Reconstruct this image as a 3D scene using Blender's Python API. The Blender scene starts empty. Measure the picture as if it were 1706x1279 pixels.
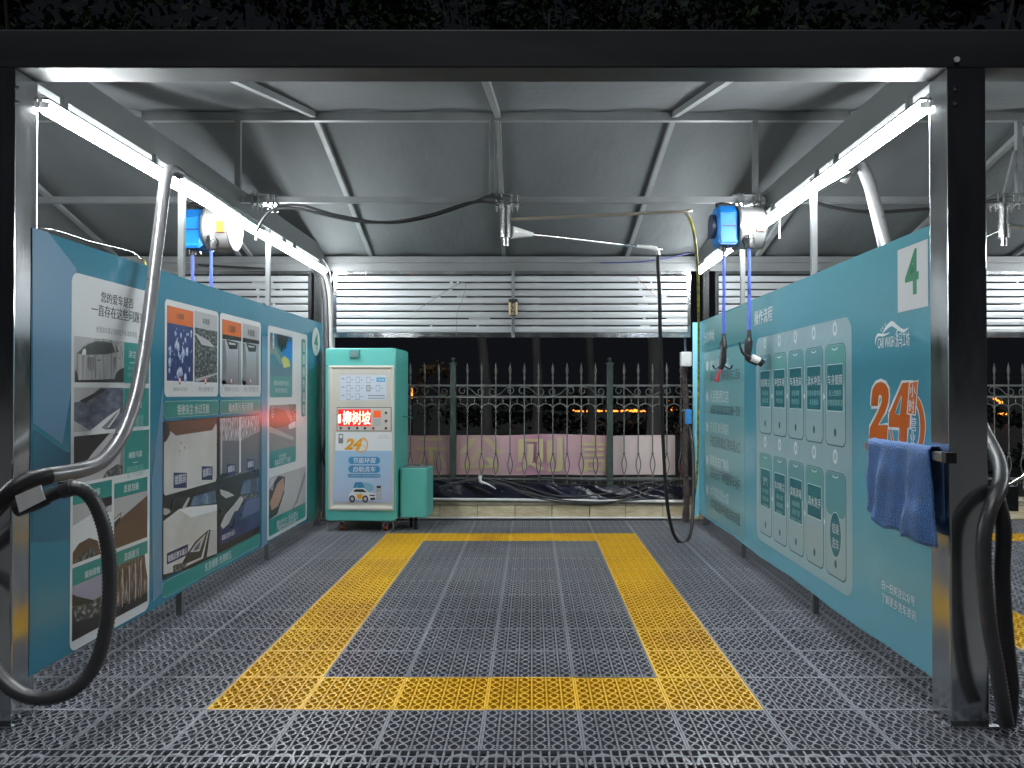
import bpy, math, random
import numpy as np
from mathutils import Vector, Matrix
random.seed(7); rng = np.random.default_rng(11)
sc = bpy.context.scene
COL = sc.collection
# ------------------------------------------------------------------ camera, world, light, exposure
F, CX, CY, H = 1361.0, 886.0, 639.5, 1.363
PITCH = math.radians(0.61)
cam_d = bpy.data.cameras.new('camera'); cam = bpy.data.objects.new('camera', cam_d); COL.objects.link(cam)
cam_d.sensor_width = 36; cam_d.sensor_fit = 'HORIZONTAL'; cam_d.lens = F / 1706 * 36
cam_d.shift_x = -(CX - 853) / 1706
cam_d.clip_start = .05; cam_d.clip_end = 800
cam.location = (0, 0, H); cam.rotation_euler = (math.radians(90) + PITCH, 0, 0)
sc.camera = cam
w = bpy.data.worlds.new('World'); sc.world = w; w.use_nodes = True
bg = w.node_tree.nodes['Background']; bg.inputs[0].default_value = (.55, .62, .8, 1); bg.inputs[1].default_value = .006
sun_d = bpy.data.lights.new('night_glow', 'SUN'); sun_d.energy = .85; sun_d.angle = math.radians(30); sun_d.color = (.94, .97, 1)
sun = bpy.data.objects.new('night_glow', sun_d); COL.objects.link(sun)
sun.rotation_euler = (math.radians(20), 0, math.radians(-12)); sun.location = (0, -8, 12)
LED = 74.0
sc.view_settings.view_transform = 'Standard'; sc.view_settings.look = 'None'
sc.view_settings.exposure = .62; sc.view_settings.gamma = 1
sc.cycles.use_denoising = True; sc.cycles.max_bounces = 8; sc.cycles.diffuse_bounces = 4
sc.cycles.sample_clamp_indirect = 6

# ------------------------------------------------------------------ unprojection of photo measurements on real planes
def ray(px, py):
    u = (px - CX) / F; v = (CY - py) / F
    c, s = math.cos(PITCH), math.sin(PITCH)
    return u, c - v * s, s + v * c
def onY(px, py, Y):
    x, y, z = ray(px, py); t = Y / y; return Vector((x * t, Y, H + z * t))
def onX(px, py, X):
    x, y, z = ray(px, py); t = X / x; return Vector((X, y * t, H + z * t))
def onZ(px, py, Z):
    x, y, z = ray(px, py); t = (Z - H) / z; return Vector((x * t, y * t, Z))
def path(pts): return [onY(*p) for p in pts]

# ------------------------------------------------------------------ materials
MATS = {}
def M(name, col, rough=.5, metal=0., nz=None, bump=None, emit=None, spec=.5, col2=None, stretch=None, coat=0):
    if name in MATS: return MATS[name]
    m = bpy.data.materials.new(name); m.use_nodes = True; nt = m.node_tree; N = nt.nodes; L = nt.links
    b = N['Principled BSDF']
    b.inputs['Base Color'].default_value = (*col, 1); b.inputs['Roughness'].default_value = rough
    b.inputs['Metallic'].default_value = metal; b.inputs['Specular IOR Level'].default_value = spec
    b.inputs['Coat Weight'].default_value = coat
    if emit:
        b.inputs['Emission Color'].default_value = (*emit[0], 1); b.inputs['Emission Strength'].default_value = emit[1]
    if nz or bump:
        tc = N.new('ShaderNodeTexCoord'); src = tc.outputs['Object']
        if stretch:
            mp = N.new('ShaderNodeMapping'); mp.inputs['Scale'].default_value = stretch; L.new(src, mp.inputs[0]); src = mp.outputs[0]
    if nz:
        t = N.new('ShaderNodeTexNoise'); t.inputs['Scale'].default_value = nz[0]; t.inputs['Detail'].default_value = 6
        L.new(src, t.inputs['Vector'])
        r = N.new('ShaderNodeValToRGB'); r.color_ramp.elements[0].position = .35; r.color_ramp.elements[1].position = .68
        c2 = col2 or tuple(c * (1 - nz[1]) for c in col)
        r.color_ramp.elements[0].color = (*c2, 1); r.color_ramp.elements[1].color = (*col, 1)
        L.new(t.outputs['Fac'], r.inputs[0]); L.new(r.outputs[0], b.inputs['Base Color'])
        mr = N.new('ShaderNodeMapRange'); mr.inputs[3].default_value = max(.03, rough - .1); mr.inputs[4].default_value = min(1, rough + .12)
        L.new(t.outputs['Fac'], mr.inputs[0]); L.new(mr.outputs[0], b.inputs['Roughness'])
    if bump:
        t2 = N.new('ShaderNodeTexNoise'); t2.inputs['Scale'].default_value = bump[0]; t2.inputs['Detail'].default_value = 4
        L.new(src, t2.inputs['Vector'])
        bp = N.new('ShaderNodeBump'); bp.inputs['Strength'].default_value = bump[1]; bp.inputs['Distance'].default_value = .02
        L.new(t2.outputs['Fac'], bp.inputs['Height']); L.new(bp.outputs[0], b.inputs['Normal'])
    MATS[name] = m; return m
def ramp_mat(name, kind, scale, stops, rough=.3, stretch=None, axis=None):
    """printed picture surfaces: a texture through a colour ramp"""
    if name in MATS: return MATS[name]
    m = bpy.data.materials.new(name); m.use_nodes = True; nt = m.node_tree; N = nt.nodes; L = nt.links
    b = N['Principled BSDF']; b.inputs['Roughness'].default_value = rough
    tc = N.new('ShaderNodeTexCoord'); mp = N.new('ShaderNodeMapping'); L.new(tc.outputs['Object'], mp.inputs[0])
    if stretch: mp.inputs['Scale'].default_value = stretch
    if kind == 'vor':
        t = N.new('ShaderNodeTexVoronoi'); t.inputs['Scale'].default_value = scale; o = t.outputs['Distance']; L.new(mp.outputs[0], t.inputs[0])
    elif kind == 'noise':
        t = N.new('ShaderNodeTexNoise'); t.inputs['Scale'].default_value = scale; t.inputs['Detail'].default_value = 8; o = t.outputs['Fac']; L.new(mp.outputs[0], t.inputs['Vector'])
    else:
        s = N.new('ShaderNodeSeparateXYZ'); L.new(mp.outputs[0], s.inputs[0])
        mr = N.new('ShaderNodeMapRange'); mr.inputs[1].default_value = scale[0]; mr.inputs[2].default_value = scale[1]
        L.new(s.outputs[axis or 'Z'], mr.inputs[0]); o = mr.outputs[0]
    r = N.new('ShaderNodeValToRGB'); e = r.color_ramp.elements
    while len(e) < len(stops): e.new(.5)
    for k, (p, c) in enumerate(stops): e[k].position = p; e[k].color = (*c, 1)
    L.new(o, r.inputs[0]); L.new(r.outputs[0], b.inputs['Base Color'])
    if name.startswith(('banner', 'print_pale')):
        t2 = N.new('ShaderNodeTexNoise'); t2.inputs['Scale'].default_value = 2.2; t2.inputs['Detail'].default_value = 3; t2.inputs['Distortion'].default_value = 1.2; L.new(tc.outputs['Object'], t2.inputs['Vector'])
        bp = N.new('ShaderNodeBump'); bp.inputs['Strength'].default_value = .35; bp.inputs['Distance'].default_value = .02; L.new(t2.outputs['Fac'], bp.inputs['Height']); L.new(bp.outputs[0], b.inputs['Normal'])
    MATS[name] = m; return m

steel = M('galvanised_steel', (.62, .64, .65), .14, .97, nz=(9, .2), bump=(8, .03), stretch=(1, 1, .25))
fbeam_m = M('front_beam_steel', (.034, .037, .04), .5, .1, nz=(5, .35), bump=(12, .05), stretch=(.2, 1, 1))
beam_m = M('dull_beam', (.15, .158, .16), .45, .35, nz=(4, .15))
steel2 = M('galvanised_tube', (.2, .212, .216), .45, .45, nz=(6, .2))
stainless = M('stainless_steel', (.72, .72, .7), .18, 1., nz=(6, .15))
alu = M('aluminium_slat', (.4, .42, .43), .42, .5, nz=(5, .12), bump=(3, .08), stretch=(.35, 1, 6))
tarp = M('grey_tarpaulin', (.094, .103, .107), .75, 0, nz=(2.5, .2), bump=(16, .22), stretch=(1, .35, 1), spec=.2)
gplas = M('grey_tile_plastic', (.215, .222, .248), .38, 0, nz=(1.1, .32), col2=(.15, .155, .18))
yplas = M('yellow_tile_plastic', (.82, .5, .02), .4, 0, nz=(1.4, .14), col2=(.66, .36, .02))
yard_m = M('concrete_yard', (.15, .15, .148), .8, 0, nz=(1.6, .35), bump=(30, .3))
ground_m = M('dark_ground', (.02, .021, .02), .6, 0, nz=(1.3, .4), bump=(30, .3))
led_m = M('lit_tube', (1, 1, 1), .5, emit=((.93, .98, 1.0), LED))
wht = M('white_plastic', (.75, .75, .74), .4, nz=(10, .1))
blk = M('black_rubber', (.018, .018, .02), .42, nz=(20, .2))
gry = M('grey_hose', (.055, .055, .058), .38, nz=(20, .2))
silv = M('silver_hose', (.17, .17, .175), .3, .45, nz=(12, .12))
bluep = M('blue_plastic', (.012, .2, .62), .38, nz=(8, .12))
blueh = M('blue_hose_rubber', (.06, .11, .5), .4)
vinyl_w = M('white_vinyl', (.64, .66, .67), .28)
mint = M('mint_paint', (.1, .43, .385), .38, nz=(3, .1))
cream = M('cream_panel', (.52, .5, .44), .45, nz=(4, .08))
stone = M('beige_stone', (.72, .64, .45), .7, nz=(7, .3), col2=(.55, .44, .27), bump=(18, .5), stretch=(1, 1, 3))
iron = M('dark_green_iron', (.07, .1, .09), .45, .3, nz=(10, .3))
ironp = M('grey_iron', (.2, .21, .2), .5, .3, nz=(18, .35))
leaf_m = M('dark_leaf', (.02, .04, .016), .7, nz=(.8, .85), spec=.12)
hedge_m = M('hedge_leaf', (.014, .022, .012), .7, nz=(1.5, .6))
bark = M('pale_bark', (.13, .125, .12), .8, nz=(6, .4), bump=(14, .6), stretch=(1, 1, .3))
orange_e = M('orange_bulb', (1, .3, .05), .5, emit=((1, .27, .03), 2.2))

# ------------------------------------------------------------------ mesh helpers
class MB:
    def __init__(s): s.v = []; s.f = []; s.mi = []; s.mats = []; s.sm = []
    def slot(s, m):
        if m not in s.mats: s.mats.append(m)
        return s.mats.index(m)
    def add(s, vs, fs, m, smooth=False):
        o = len(s.v); k = s.slot(m); s.v += [tuple(p) for p in vs]
        for f in fs: s.f.append([o + i for i in f]); s.mi.append(k); s.sm.append(smooth)
    def box(s, a, b, m, mtx=None):
        x0, y0, z0 = a; x1, y1, z1 = b
        vs = [Vector(p) for p in ((x0, y0, z0), (x1, y0, z0), (x1, y1, z0), (x0, y1, z0), (x0, y0, z1), (x1, y0, z1), (x1, y1, z1), (x0, y1, z1))]
        if mtx: vs = [mtx @ p for p in vs]
        s.add(vs, [(0, 3, 2, 1), (4, 5, 6, 7), (0, 1, 5, 4), (1, 2, 6, 5), (2, 3, 7, 6), (3, 0, 4, 7)], m); return s
    def rbox(s, a, b, m, r=.01, n=3, axis='y'):
        """box whose profile edges along `axis` are rounded, end faces chamfered slightly"""
        a = list(a); b = list(b); ai = 'xyz'.index(axis); i, j = [k for k in range(3) if k != ai]
        prof = rr(a[i], a[j], b[i], b[j], r, n)
        rings = []
        for t, inset in ((a[ai], .25 * r), (a[ai] + .25 * r, 0), (b[ai] - .25 * r, 0), (b[ai], .25 * r)):
            ci, cj = (a[i] + b[i]) / 2, (a[j] + b[j]) / 2; ring = []
            for (p, q) in prof:
                v = [0, 0, 0]; v[ai] = t
                v[i] = p - inset * (1 if p > ci else -1); v[j] = q - inset * (1 if q > cj else -1); ring.append(v)
            rings.append(ring)
        n_ = len(prof); vs = sum(rings, []); fs = []
        for k in range(3):
            for q in range(n_): fs.append((k * n_ + q, k * n_ + (q + 1) % n_, (k + 1) * n_ + (q + 1) % n_, (k + 1) * n_ + q))
        fs += [tuple(range(n_))[::-1], tuple(range(3 * n_, 4 * n_))]
        s.add(vs, fs, m); return s
    def beam(s, p, q, w_, h_, m, up=(0, 0, 1)):
        p = Vector(p); q = Vector(q); d = (q - p); L = d.length; d.normalize()
        x = d.cross(Vector(up)); x = Vector((1, 0, 0)) if x.length < 1e-4 else x.normalized(); z = x.cross(d)
        vs = [o + x * sx * w_ / 2 + z * sz * h_ / 2 for o in (p, q) for sx, sz in ((-1, -1), (1, -1), (1, 1), (-1, 1))]
        s.add(vs, [(3, 2, 1, 0), (4, 5, 6, 7), (0, 1, 5, 4), (1, 2, 6, 5), (2, 3, 7, 6), (3, 0, 4, 7)], m); return s
    def tube(s, pts, r, m, n=10, cap=True, spline=0):
        pts = [Vector(p) for p in pts]
        if spline: pts = smooth_path(pts, spline)
        rs = r if isinstance(r, (list, tuple)) else [r] * len(pts)
        if len(rs) != len(pts): rs = list(np.interp(np.linspace(0, 1, len(pts)), np.linspace(0, 1, len(rs)), rs))
        t0 = (pts[1] - pts[0]).normalized(); nrm = t0.orthogonal().normalized(); vs = []
        for k, p in enumerate(pts):
            t = (pts[min(k + 1, len(pts) - 1)] - pts[max(k - 1, 0)]).normalized()
            nrm = (nrm - t * nrm.dot(t)); nrm = nrm.normalized() if nrm.length > 1e-6 else t.orthogonal().normalized()
            bn = t.cross(nrm)
            vs += [p + (nrm * math.cos(2 * math.pi * q / n) + bn * math.sin(2 * math.pi * q / n)) * rs[k] for q in range(n)]
        fs = [(k * n + q, k * n + (q + 1) % n, (k + 1) * n + (q + 1) % n, (k + 1) * n + q) for k in range(len(pts) - 1) for q in range(n)]
        s.add(vs, fs, m, True)
        if cap:
            s.add(vs[:n], [tuple(range(n))[::-1]], m); s.add(vs[-n:], [tuple(range(n))], m)
        return s
    def cyl(s, p, q, r, m, n=20): return s.tube([p, q], r, m, n)
    def ball(s, c, r, m, n=12):
        vs = []; fs = []; c = Vector(c); r = r if isinstance(r, tuple) else (r, r, r)
        for i in range(n // 2 + 1):
            th = math.pi * i / (n // 2)
            for j in range(n): vs.append(c + Vector((r[0] * math.sin(th) * math.cos(2 * math.pi * j / n), r[1] * math.sin(th) * math.sin(2 * math.pi * j / n), r[2] * math.cos(th))))
        for i in range(n // 2):
            for j in range(n): fs.append((i * n + j, (i + 1) * n + j, (i + 1) * n + (j + 1) % n, i * n + (j + 1) % n))
        s.add(vs, fs, m, True); return s
    def build(s, name, parent=None, off=None):
        me = bpy.data.meshes.new(name); o = Vector(off) if off else Vector()
        me.from_pydata([tuple(Vector(p) - o) for p in s.v], [], s.f)
        for m in s.mats: me.materials.append(m)
        me.polygons.foreach_set('material_index', s.mi); me.polygons.foreach_set('use_smooth', s.sm); me.update()
        ob = bpy.data.objects.new(name, me); COL.objects.link(ob)
        if parent is not None: ob.parent = parent
        return ob
def smooth_path(p, n):
    out = []
    for i in range(len(p) - 1):
        a, b, c, d = p[max(i - 1, 0)], p[i], p[i + 1], p[min(i + 2, len(p) - 1)]
        for k in range(n):
            t = k / n
            out.append(.5 * ((2 * b) + (c - a) * t + (2 * a - 5 * b + 4 * c - d) * t * t + (3 * b - a - 3 * c + d) * t ** 3))
    return out + [p[-1]]
def rr(a0, b0, a1, b1, r, n=4):
    if a0 > a1: a0, a1 = a1, a0
    if b0 > b1: b0, b1 = b1, b0
    out = []
    for (cx, cy, s0) in ((a1 - r, b1 - r, 0), (a0 + r, b1 - r, 90), (a0 + r, b0 + r, 180), (a1 - r, b0 + r, 270)):
        for k in range(n + 1):
            t = math.radians(s0 + 90 * k / n); out.append((cx + r * math.cos(t), cy + r * math.sin(t)))
    return out
def tag(o, label=None, cat=None, group=None, kind=None):
    if label: o['label'] = label
    if cat: o['category'] = cat
    if group: o['group'] = group
    if kind: o['kind'] = kind
    return o
def thing(name, label, cat, loc=(0, 0, 0), group=None):
    o = bpy.data.objects.new(name, None); COL.objects.link(o); o.location = loc; o.empty_display_size = .1
    return tag(o, label, cat, group)
class Kit:
    """a thing built in world metres whose Empty stands at `base`"""
    def __init__(s, name, label, cat, base, group=None):
        s.base = Vector(base); s.root = thing(name, label, cat, base, group)
    def part(s, mb, name, parent=None):
        if parent is None: return mb.build(name, s.root, s.base)
        return mb.build(name, parent, s.base)
def copy_tree(o, parent=None):
    c = o.copy(); COL.objects.link(c)
    if parent is not None: c.parent = parent
    for ch in list(o.children): copy_tree(ch, c)
    return c

# ------------------------------------------------------------------ lettering
_fc = bpy.data.curves.new('type', 'FONT'); _fo = bpy.data.objects.new('type', _fc); COL.objects.link(_fo); _fc.resolution_u = 3
_tc = {}
def glyphs(s, bold=0., shear=0.):
    if any(ord(c) > 0x2e80 for c in s): bold = 0.
    key = (s, bold, shear)
    if key in _tc: return _tc[key]
    _fc.body = s; _fc.offset = bold; _fc.shear = shear
    bpy.context.view_layer.update()
    me = bpy.data.meshes.new_from_object(_fo.evaluated_get(bpy.context.evaluated_depsgraph_get()))
    v = [(p.co.x, p.co.y) for p in me.vertices]; f = [list(p.vertices) for p in me.polygons]
    bpy.data.meshes.remove(me); _tc[key] = (v, f); return v, f
class Art:
    """flat print on a real plane: mp(px,py)->(a,b) in metres; to3(a,b,layer)->point; parts are collected by name"""
    def __init__(s, mp, to3, base): s.mp = mp; s.to3 = to3; s.base = Vector(base); s.parts = {}; s.order = []
    def mb(s, part):
        if part not in s.parts: s.parts[part] = MB()
        return s.parts[part]
    def fr(s, px0, y0, px1, y1):
        a0, b0 = s.mp(px0, y0); a1, _ = s.mp(px1, y0); _, b1 = s.mp(px0, y1); return (a0, b0, a1, b1)
    def pl(s, part, pts, m, layer=1):
        if part in ('sheet_print', 'caption_box', 'panel', 'caption_border'): s.n = getattr(s, 'n', 0) + 1; part += '#%d' % s.n
        s.mb(part).add([s.to3(a, b, layer) for a, b in pts], [tuple(range(len(pts)))], m)
    def rect(s, part, fr, m, layer=1, r=0, n=5):
        a0, b0, a1, b1 = fr
        s.pl(part, rr(a0, b0, a1, b1, r, n) if r else [(a0, b0), (a1, b0), (a1, b1), (a0, b1)], m, layer)
    def fp(s, part, fr, uv, m, layer=2):
        a0, b0, a1, b1 = fr; s.pl(part, [(a0 + (a1 - a0) * u, b0 + (b1 - b0) * v) for u, v in uv], m, layer)
    def ell(s, part, c, ra, rb, m, layer=2, n=24, r_in=None, t0=0, t1=360):
        if r_in is None:
            s.pl(part, [(c[0] + ra * math.cos(2 * math.pi * k / n), c[1] + rb * math.sin(2 * math.pi * k / n)) for k in range(n)], m, layer); return
        T = [math.radians(t0 + (t1 - t0) * k / n) for k in range(n + 1)]
        vs = [s.to3(c[0] + ra * q * math.cos(t), c[1] + rb * q * math.sin(t), layer) for t in T for q in (r_in, 1)]
        s.mb(part).add(vs, [(2 * k, 2 * k + 1, 2 * k + 3, 2 * k + 2) for k in range(n)], m)
    def text(s, part, body, p, q, m, layer=3, bold=.015, hs=1., shear=0., fit=None):
        """p,q: (a,b) ends of the text's middle line; width fits, height = natural * hs (or fit metres)"""
        v, f = glyphs(body, bold, shear)
        if not v: return
        A = np.array(v); x0, x1 = A[:, 0].min(), A[:, 0].max(); y0, y1 = A[:, 1].min(), A[:, 1].max()
        da = q[0] - p[0]; db = q[1] - p[1]; k = da / (x1 - x0); ky = abs(k) * hs if fit is None else fit / (y1 - y0)
        pts = [s.to3(p[0] + (x - x0) * k, p[1] + db * (x - x0) / (x1 - x0) + (y - (y0 + y1) / 2) * ky, layer) for x, y in v]
        s.mb(part).add(pts, f, m)
        if bold >= .01 and any(ord(c) > 0x2e80 for c in body):
            for dx_, dl in ((.022, .34), (.044, .67))[:1 if bold < .02 else 2]:
                s.mb(part).add([s.to3(p[0] + (x - x0 + dx_) * k, p[1] + db * (x - x0) / (x1 - x0) + (y - (y0 + y1) / 2) * ky, layer + dl) for x, y in v], f, m)
    def tp(s, part, body, px0, py0, px1, m, **kw):
        p = s.mp(px0, py0); a1, _ = s.mp(px1, py0); s.text(part, body, p, (a1, p[1]), m, **kw)
    def finish(s, parent):
        for k, mb in s.parts.items():
            mb.build(k.split('#')[0], parent, s.base)

# ------------------------------------------------------------------ SETTING: ground and tile floor
g = MB(); g.add([(-300, -60, -.024), (300, -60, -.024), (300, 500, -.024), (-300, 500, -.024)], [(0, 1, 2, 3)], ground_m)
tag(g.build('ground'), kind='structure')
g = MB(); g.add([(-40, -40, -.0205), (40, -40, -.0205), (40, 2.75, -.0205), (-40, 2.75, -.0205)], [(0, 1, 2, 3)], yard_m); tag(g.build('pavement'), kind='structure')
T = .4; XL, XR = -2.13, 1.72
def tile_geo():
    v = []; f = []
    D = -.017
    def quad(*p): o = len(v); v.extend(p); f.append((o, o + 1, o + 2, o + 3))
    def bar(x0, y0, x1, y1, sides='xy'):
        quad((x0, y0, 0), (x1, y0, 0), (x1, y1, 0), (x0, y1, 0))
        if 'y' in sides:
            quad((x0, y0, D), (x1, y0, D), (x1, y0, 0), (x0, y0, 0))
        if 'x' in sides:
            quad((x0, y0, D), (x0, y0, 0), (x0, y1, 0), (x0, y1, D)); quad((x1, y0, D), (x1, y1, D), (x1, y1, 0), (x1, y0, 0))
    n = 6; c = T / n
    for i in range(n):
        for j in range(n):
            cx, cy = (i + .5) * c, (j + .5) * c
            P = []
            for k in range(8):
                t = math.radians(22.5 + 45 * k); P.append((cx + .0238 * math.cos(t), cy + .0300 * math.sin(t), cx + .0158 * math.cos(t), cy + .0218 * math.sin(t)))
            for k in range(8):
                a, b = P[k], P[(k + 1) % 8]
                quad((a[0], a[1], 0), (b[0], b[1], 0), (b[2], b[3], 0), (a[2], a[3], 0))
                quad((a[0], a[1], D), (b[0], b[1], D), (b[0], b[1], 0), (a[0], a[1], 0))
                quad((a[2], a[3], 0), (b[2], b[3], 0), (b[2], b[3], D), (a[2], a[3], D))
            for s in (-1, 1):
                for yy in (-.009, .009): bar(min(cx + s * .0195, cx + s * c / 2), cy + yy - .0032, max(cx + s * .0195, cx + s * c / 2), cy + yy + .0032, 'y')
            bar(cx - .007, cy + .0255, cx + .007, cy + c - .0255 if j < n - 1 else cy + c / 2, 'x')
            if j == 0: bar(cx - .007, 0, cx + .007, cy - .0255, 'x')
        if i: bar(i * c - .0036, 0, i * c + .0036, T, 'x')
    e = .001; k0 = len(v)
    bar(e, e, .0095, T - e); bar(T - .0095, e, T - e, T - e); bar(.0095, e, T - .0095, .0105, 'y'); bar(.0095, T - .0105, T - .0095, T - e, 'y')
    for q in range(k0, len(v)): v[q] = (v[q][0], v[q][1], v[q][2] + .001)
    return np.array(v, np.float32), np.array(f, np.int32)
def ramp_geo():
    v = []; f = []
    def quad(*p): o = len(v); v.extend(p); f.append((o, o + 1, o + 2, o + 3))
    def z(y): return -.0005 - .018 * (T - y) / T
    def bar(x0, y0, x1, y1):
        quad((x0, y0, z(y0)), (x1, y0, z(y0)), (x1, y1, z(y1)), (x0, y1, z(y1)))
        quad((x0, y0, z(y0) - .012), (x1, y0, z(y0) - .012), (x1, y0, z(y0)), (x0, y0, z(y0)))
        quad((x0, y0, z(y0) - .012), (x0, y0, z(y0)), (x0, y1, z(y1)), (x0, y1, z(y1) - .012)); quad((x1, y0, z(y0) - .012), (x1, y1, z(y1) - .012), (x1, y1, z(y1)), (x1, y0, z(y0)))
    for i in range(13): bar(max(.001, i * T / 12 - .004), 0, min(T - .001, i * T / 12 + .004), T - .002)
    for j in range(9): bar(.001, j * T / 8, T - .001, min(T - .001, j * T / 8 + .009))
    for k in range(3):
        cx = (k + .5) * T / 3; n = 10; R = .058
        for q in range(n):
            t0, t1 = math.pi * q / n, math.pi * (q + 1) / n
            pts = [(cx + (R + d) * math.cos(t), T - .11 + (R + d) * 1.5 * math.sin(t)) for t, d in ((t0, 0), (t1, 0), (t1, -.011), (t0, -.011))]
            quad(*[(x, y, z(y) + .001) for x, y in pts])
    return np.array(v, np.float32), np.array(f, np.int32)
def replicate(name, geo, origins, m, kind='structure'):
    V, Fq = geo; n = len(origins); nv = len(V)
    O = np.array(origins, np.float32)
    jit = rng.normal(0, .001, (n, 1)).astype(np.float32)
    VV = V[None] + np.concatenate([O, jit], 1)[:, None, :]
    FF = Fq[None] + (np.arange(n, dtype=np.int32) * nv)[:, None, None]
    me = bpy.data.meshes.new(name); FF = FF.reshape(-1, 4)
    me.vertices.add(n * nv); me.vertices.foreach_set('co', VV.reshape(-1).astype(np.float32))
    me.loops.add(FF.size); me.loops.foreach_set('vertex_index', FF.reshape(-1))
    me.polygons.add(len(FF)); me.polygons.foreach_set('loop_start', np.arange(0, FF.size, 4, dtype=np.int32))
    me.update(calc_edges=True); me.materials.append(m)
    o = bpy.data.objects.new(name, me); COL.objects.link(o); return tag(o, kind=kind)
gt, yt = [], []
Y0 = 3.126
for i in range(-12, 19):
    for j in range(14):
        x = -1.4 + .4 * i; ii = i % 10; jj = j - 1
        yel = 0 <= ii <= 5 and 0 <= jj <= 10 and (ii in (0, 5) or jj in (0, 10))
        (yt if yel else gt).append((x, Y0 + .4 * j))
TG = tile_geo()
replicate('floor', TG, gt, gplas); replicate('yellow_floor_marking', TG, yt, yplas)
replicate('floor_edge', ramp_geo(), [(-1.4 + .4 * i, Y0 - .4) for i in range(-12, 19)], gplas)

# ------------------------------------------------------------------ CANOPY (one bolted frame with its roof)
YF, YB, CW = 3.354, 8.43, .16
can = Kit('canopy', 'grey steel framed car wash canopy with a ridged tarpaulin roof over the bays', 'canopy', (0, YF, 0))
colx = [(-2.29, -2.13), (1.713, 1.873), (5.72, 5.88), (-6.29, -6.13)]
for x0, x1 in colx:
    c = MB().rbox((x0, YF, 0), (x1, YF + CW, 2.70), steel, .008, 3, 'z')
    o = can.part(c, 'column')
    p = MB(); p.box((x0 - .03, YF - .03, .0), (x1 + .03, YF - .002, .01), steel); can.part(p, 'base_plate', o)
    for zz in (2.62, 2.56): b = MB(); b.cyl((x0 + .035 if x0 > 0 else x1 + .004, YF - .008, zz), (x0 + .035 if x0 > 0 else x1 + .012, YF + .002, zz), .008, stainless, 8); can.part(b, 'bolt', o)
can.part(MB().rbox((-6.3, YF, 2.704), (5.9, YF + CW, 2.862), fbeam_m, .006, 3, 'x'), 'front_beam')
can.part(MB().cyl((1.75, YF - .008, 2.735), (1.75, YF - .0005, 2.735), .012, wht, 10), 'bolt')
for x0, x1 in colx:
    bx_ = (x1 - .06, x1 - .008) if x0 < 0 else (x0 + .008, x0 + .06)
    can.part(MB().box((bx_[0], YF + CW + .002, 2.70), (bx_[1], YB - .04, 2.86), beam_m), 'side_beam')
    can.part(MB().box(((x0 + x1) / 2 - .03, YB - .04, 0), ((x0 + x1) / 2 + .03, YB + .02, 2.70), steel), 'rear_post')
can.part(MB().box((-6.3, YB - .038, 2.702), (5.9, YB + .04, 2.765), beam_m), 'rear_beam')
can.part(MB().box((-6.3, YB - .01, 2.62), (5.9, YB + .012, 2.701), beam_m), 'rear_beam')
YR = 6.0; ZR = 3.40; ZC = 2.78
for z0, hh, nm in ((ZR - .008, .03, 'ridge_chord'), (ZC, .022, 'tie_chord')):
    can.part(MB().box((-6.3, YR - .022, z0 - hh), (5.9, YR + .022, z0 + hh), steel2), nm)
for px in (397, 820, 1258, 1697): 
    x = onY(px, 260, YR).x
    can.part(MB().box((x - .02, YR - .019, ZC + .023), (x + .02, YR + .019, ZR - .04), steel2), 'truss_post')
can.part(MB().box((-4.3, YR - .019, ZC + .023), (-4.26, YR + .019, ZR - .04), steel2), 'truss_post')
def roofz(y):
    return 2.86 + (3.43 - 2.86) * (y - YF - .1) / (YR - YF - .1) if y < YR else 3.43 - (3.43 - 2.775) * (y - YR) / (YB - YR)
rows = [(-1.59, -1.60, -1.66), (-.25, -.25, -.29), (1.06, 1.05, .985)]
raf = []
for k in (-1, 0, 1):
    for r_ in rows: raf.append(tuple(v + 4.0 * k for v in r_))
raf += [(-2.88, -2.88, -2.9), (2.36, 2.36, 2.33)]
for xa, xr, xb in raf:
    can.part(MB().beam((xa, YF + CW + .01, roofz(YF + CW) - .012), (xr, YR - .03, ZR + .002), .04, .04, steel2), 'rafter')
    can.part(MB().beam((xr, YR + .03, ZR + .002), (xb, YB - .01, roofz(YB) + .008), .04, .04, steel2), 'rafter')
for s in (onY(1550, 330, YR).x + .55, ):
    can.part(MB().beam((s, YR, ZC + .03), (onY(1697, 230, YR).x - .02, YR, ZC + .36), .035, .03, steel2, up=(0, 1, 0)), 'brace')
# sagging tarpaulin
nx, ny = 150, 64; vs = []; fs = []
rx = sorted(r_[1] for r_ in raf)
for j in range(ny + 1):
    y = (YF + .06) + (YB + .16 - YF - .06) * j / ny
    for i in range(nx + 1):
        x = -6.25 + 12.1 * i / nx
        d = min(abs(x - q) for q in rx); e = min(abs(y - YR), abs(y - YF - .1), abs(y - YB))
        sag = .022 * min(1, d / .5) * min(1, e / .5)
        z = roofz(min(y, YB)) + .012 - sag + .012 * math.sin(x * 9 + y * 2.2) * math.exp(-e * 6) + .004 * math.sin(x * 4.3 + 3 * y)
        vs.append((x, y, z))
for j in range(ny):
    for i in range(nx): a = j * (nx + 1) + i; fs.append((a, a + 1, a + nx + 2, a + nx + 1))
r_ = MB(); r_.add(vs, fs, tarp, True); can.part(r_, 'roof_sheet')
vs = []; fs = []                                            # hanging rear flap of the sheet
for i in range(nx + 1):
    x = -6.25 + 12.1 * i / nx
    for k in range(4): vs.append((x, YB + .075 + .012 * math.sin(x * 11 + k), 2.785 - .05 * k))
for i in range(nx):
    for k in range(3): a = i * 4 + k; fs.append((a, a + 1, a + 5, a + 4))
r_ = MB(); r_.add(vs, fs, tarp, True); can.part(r_, 'roof_flap')
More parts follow.
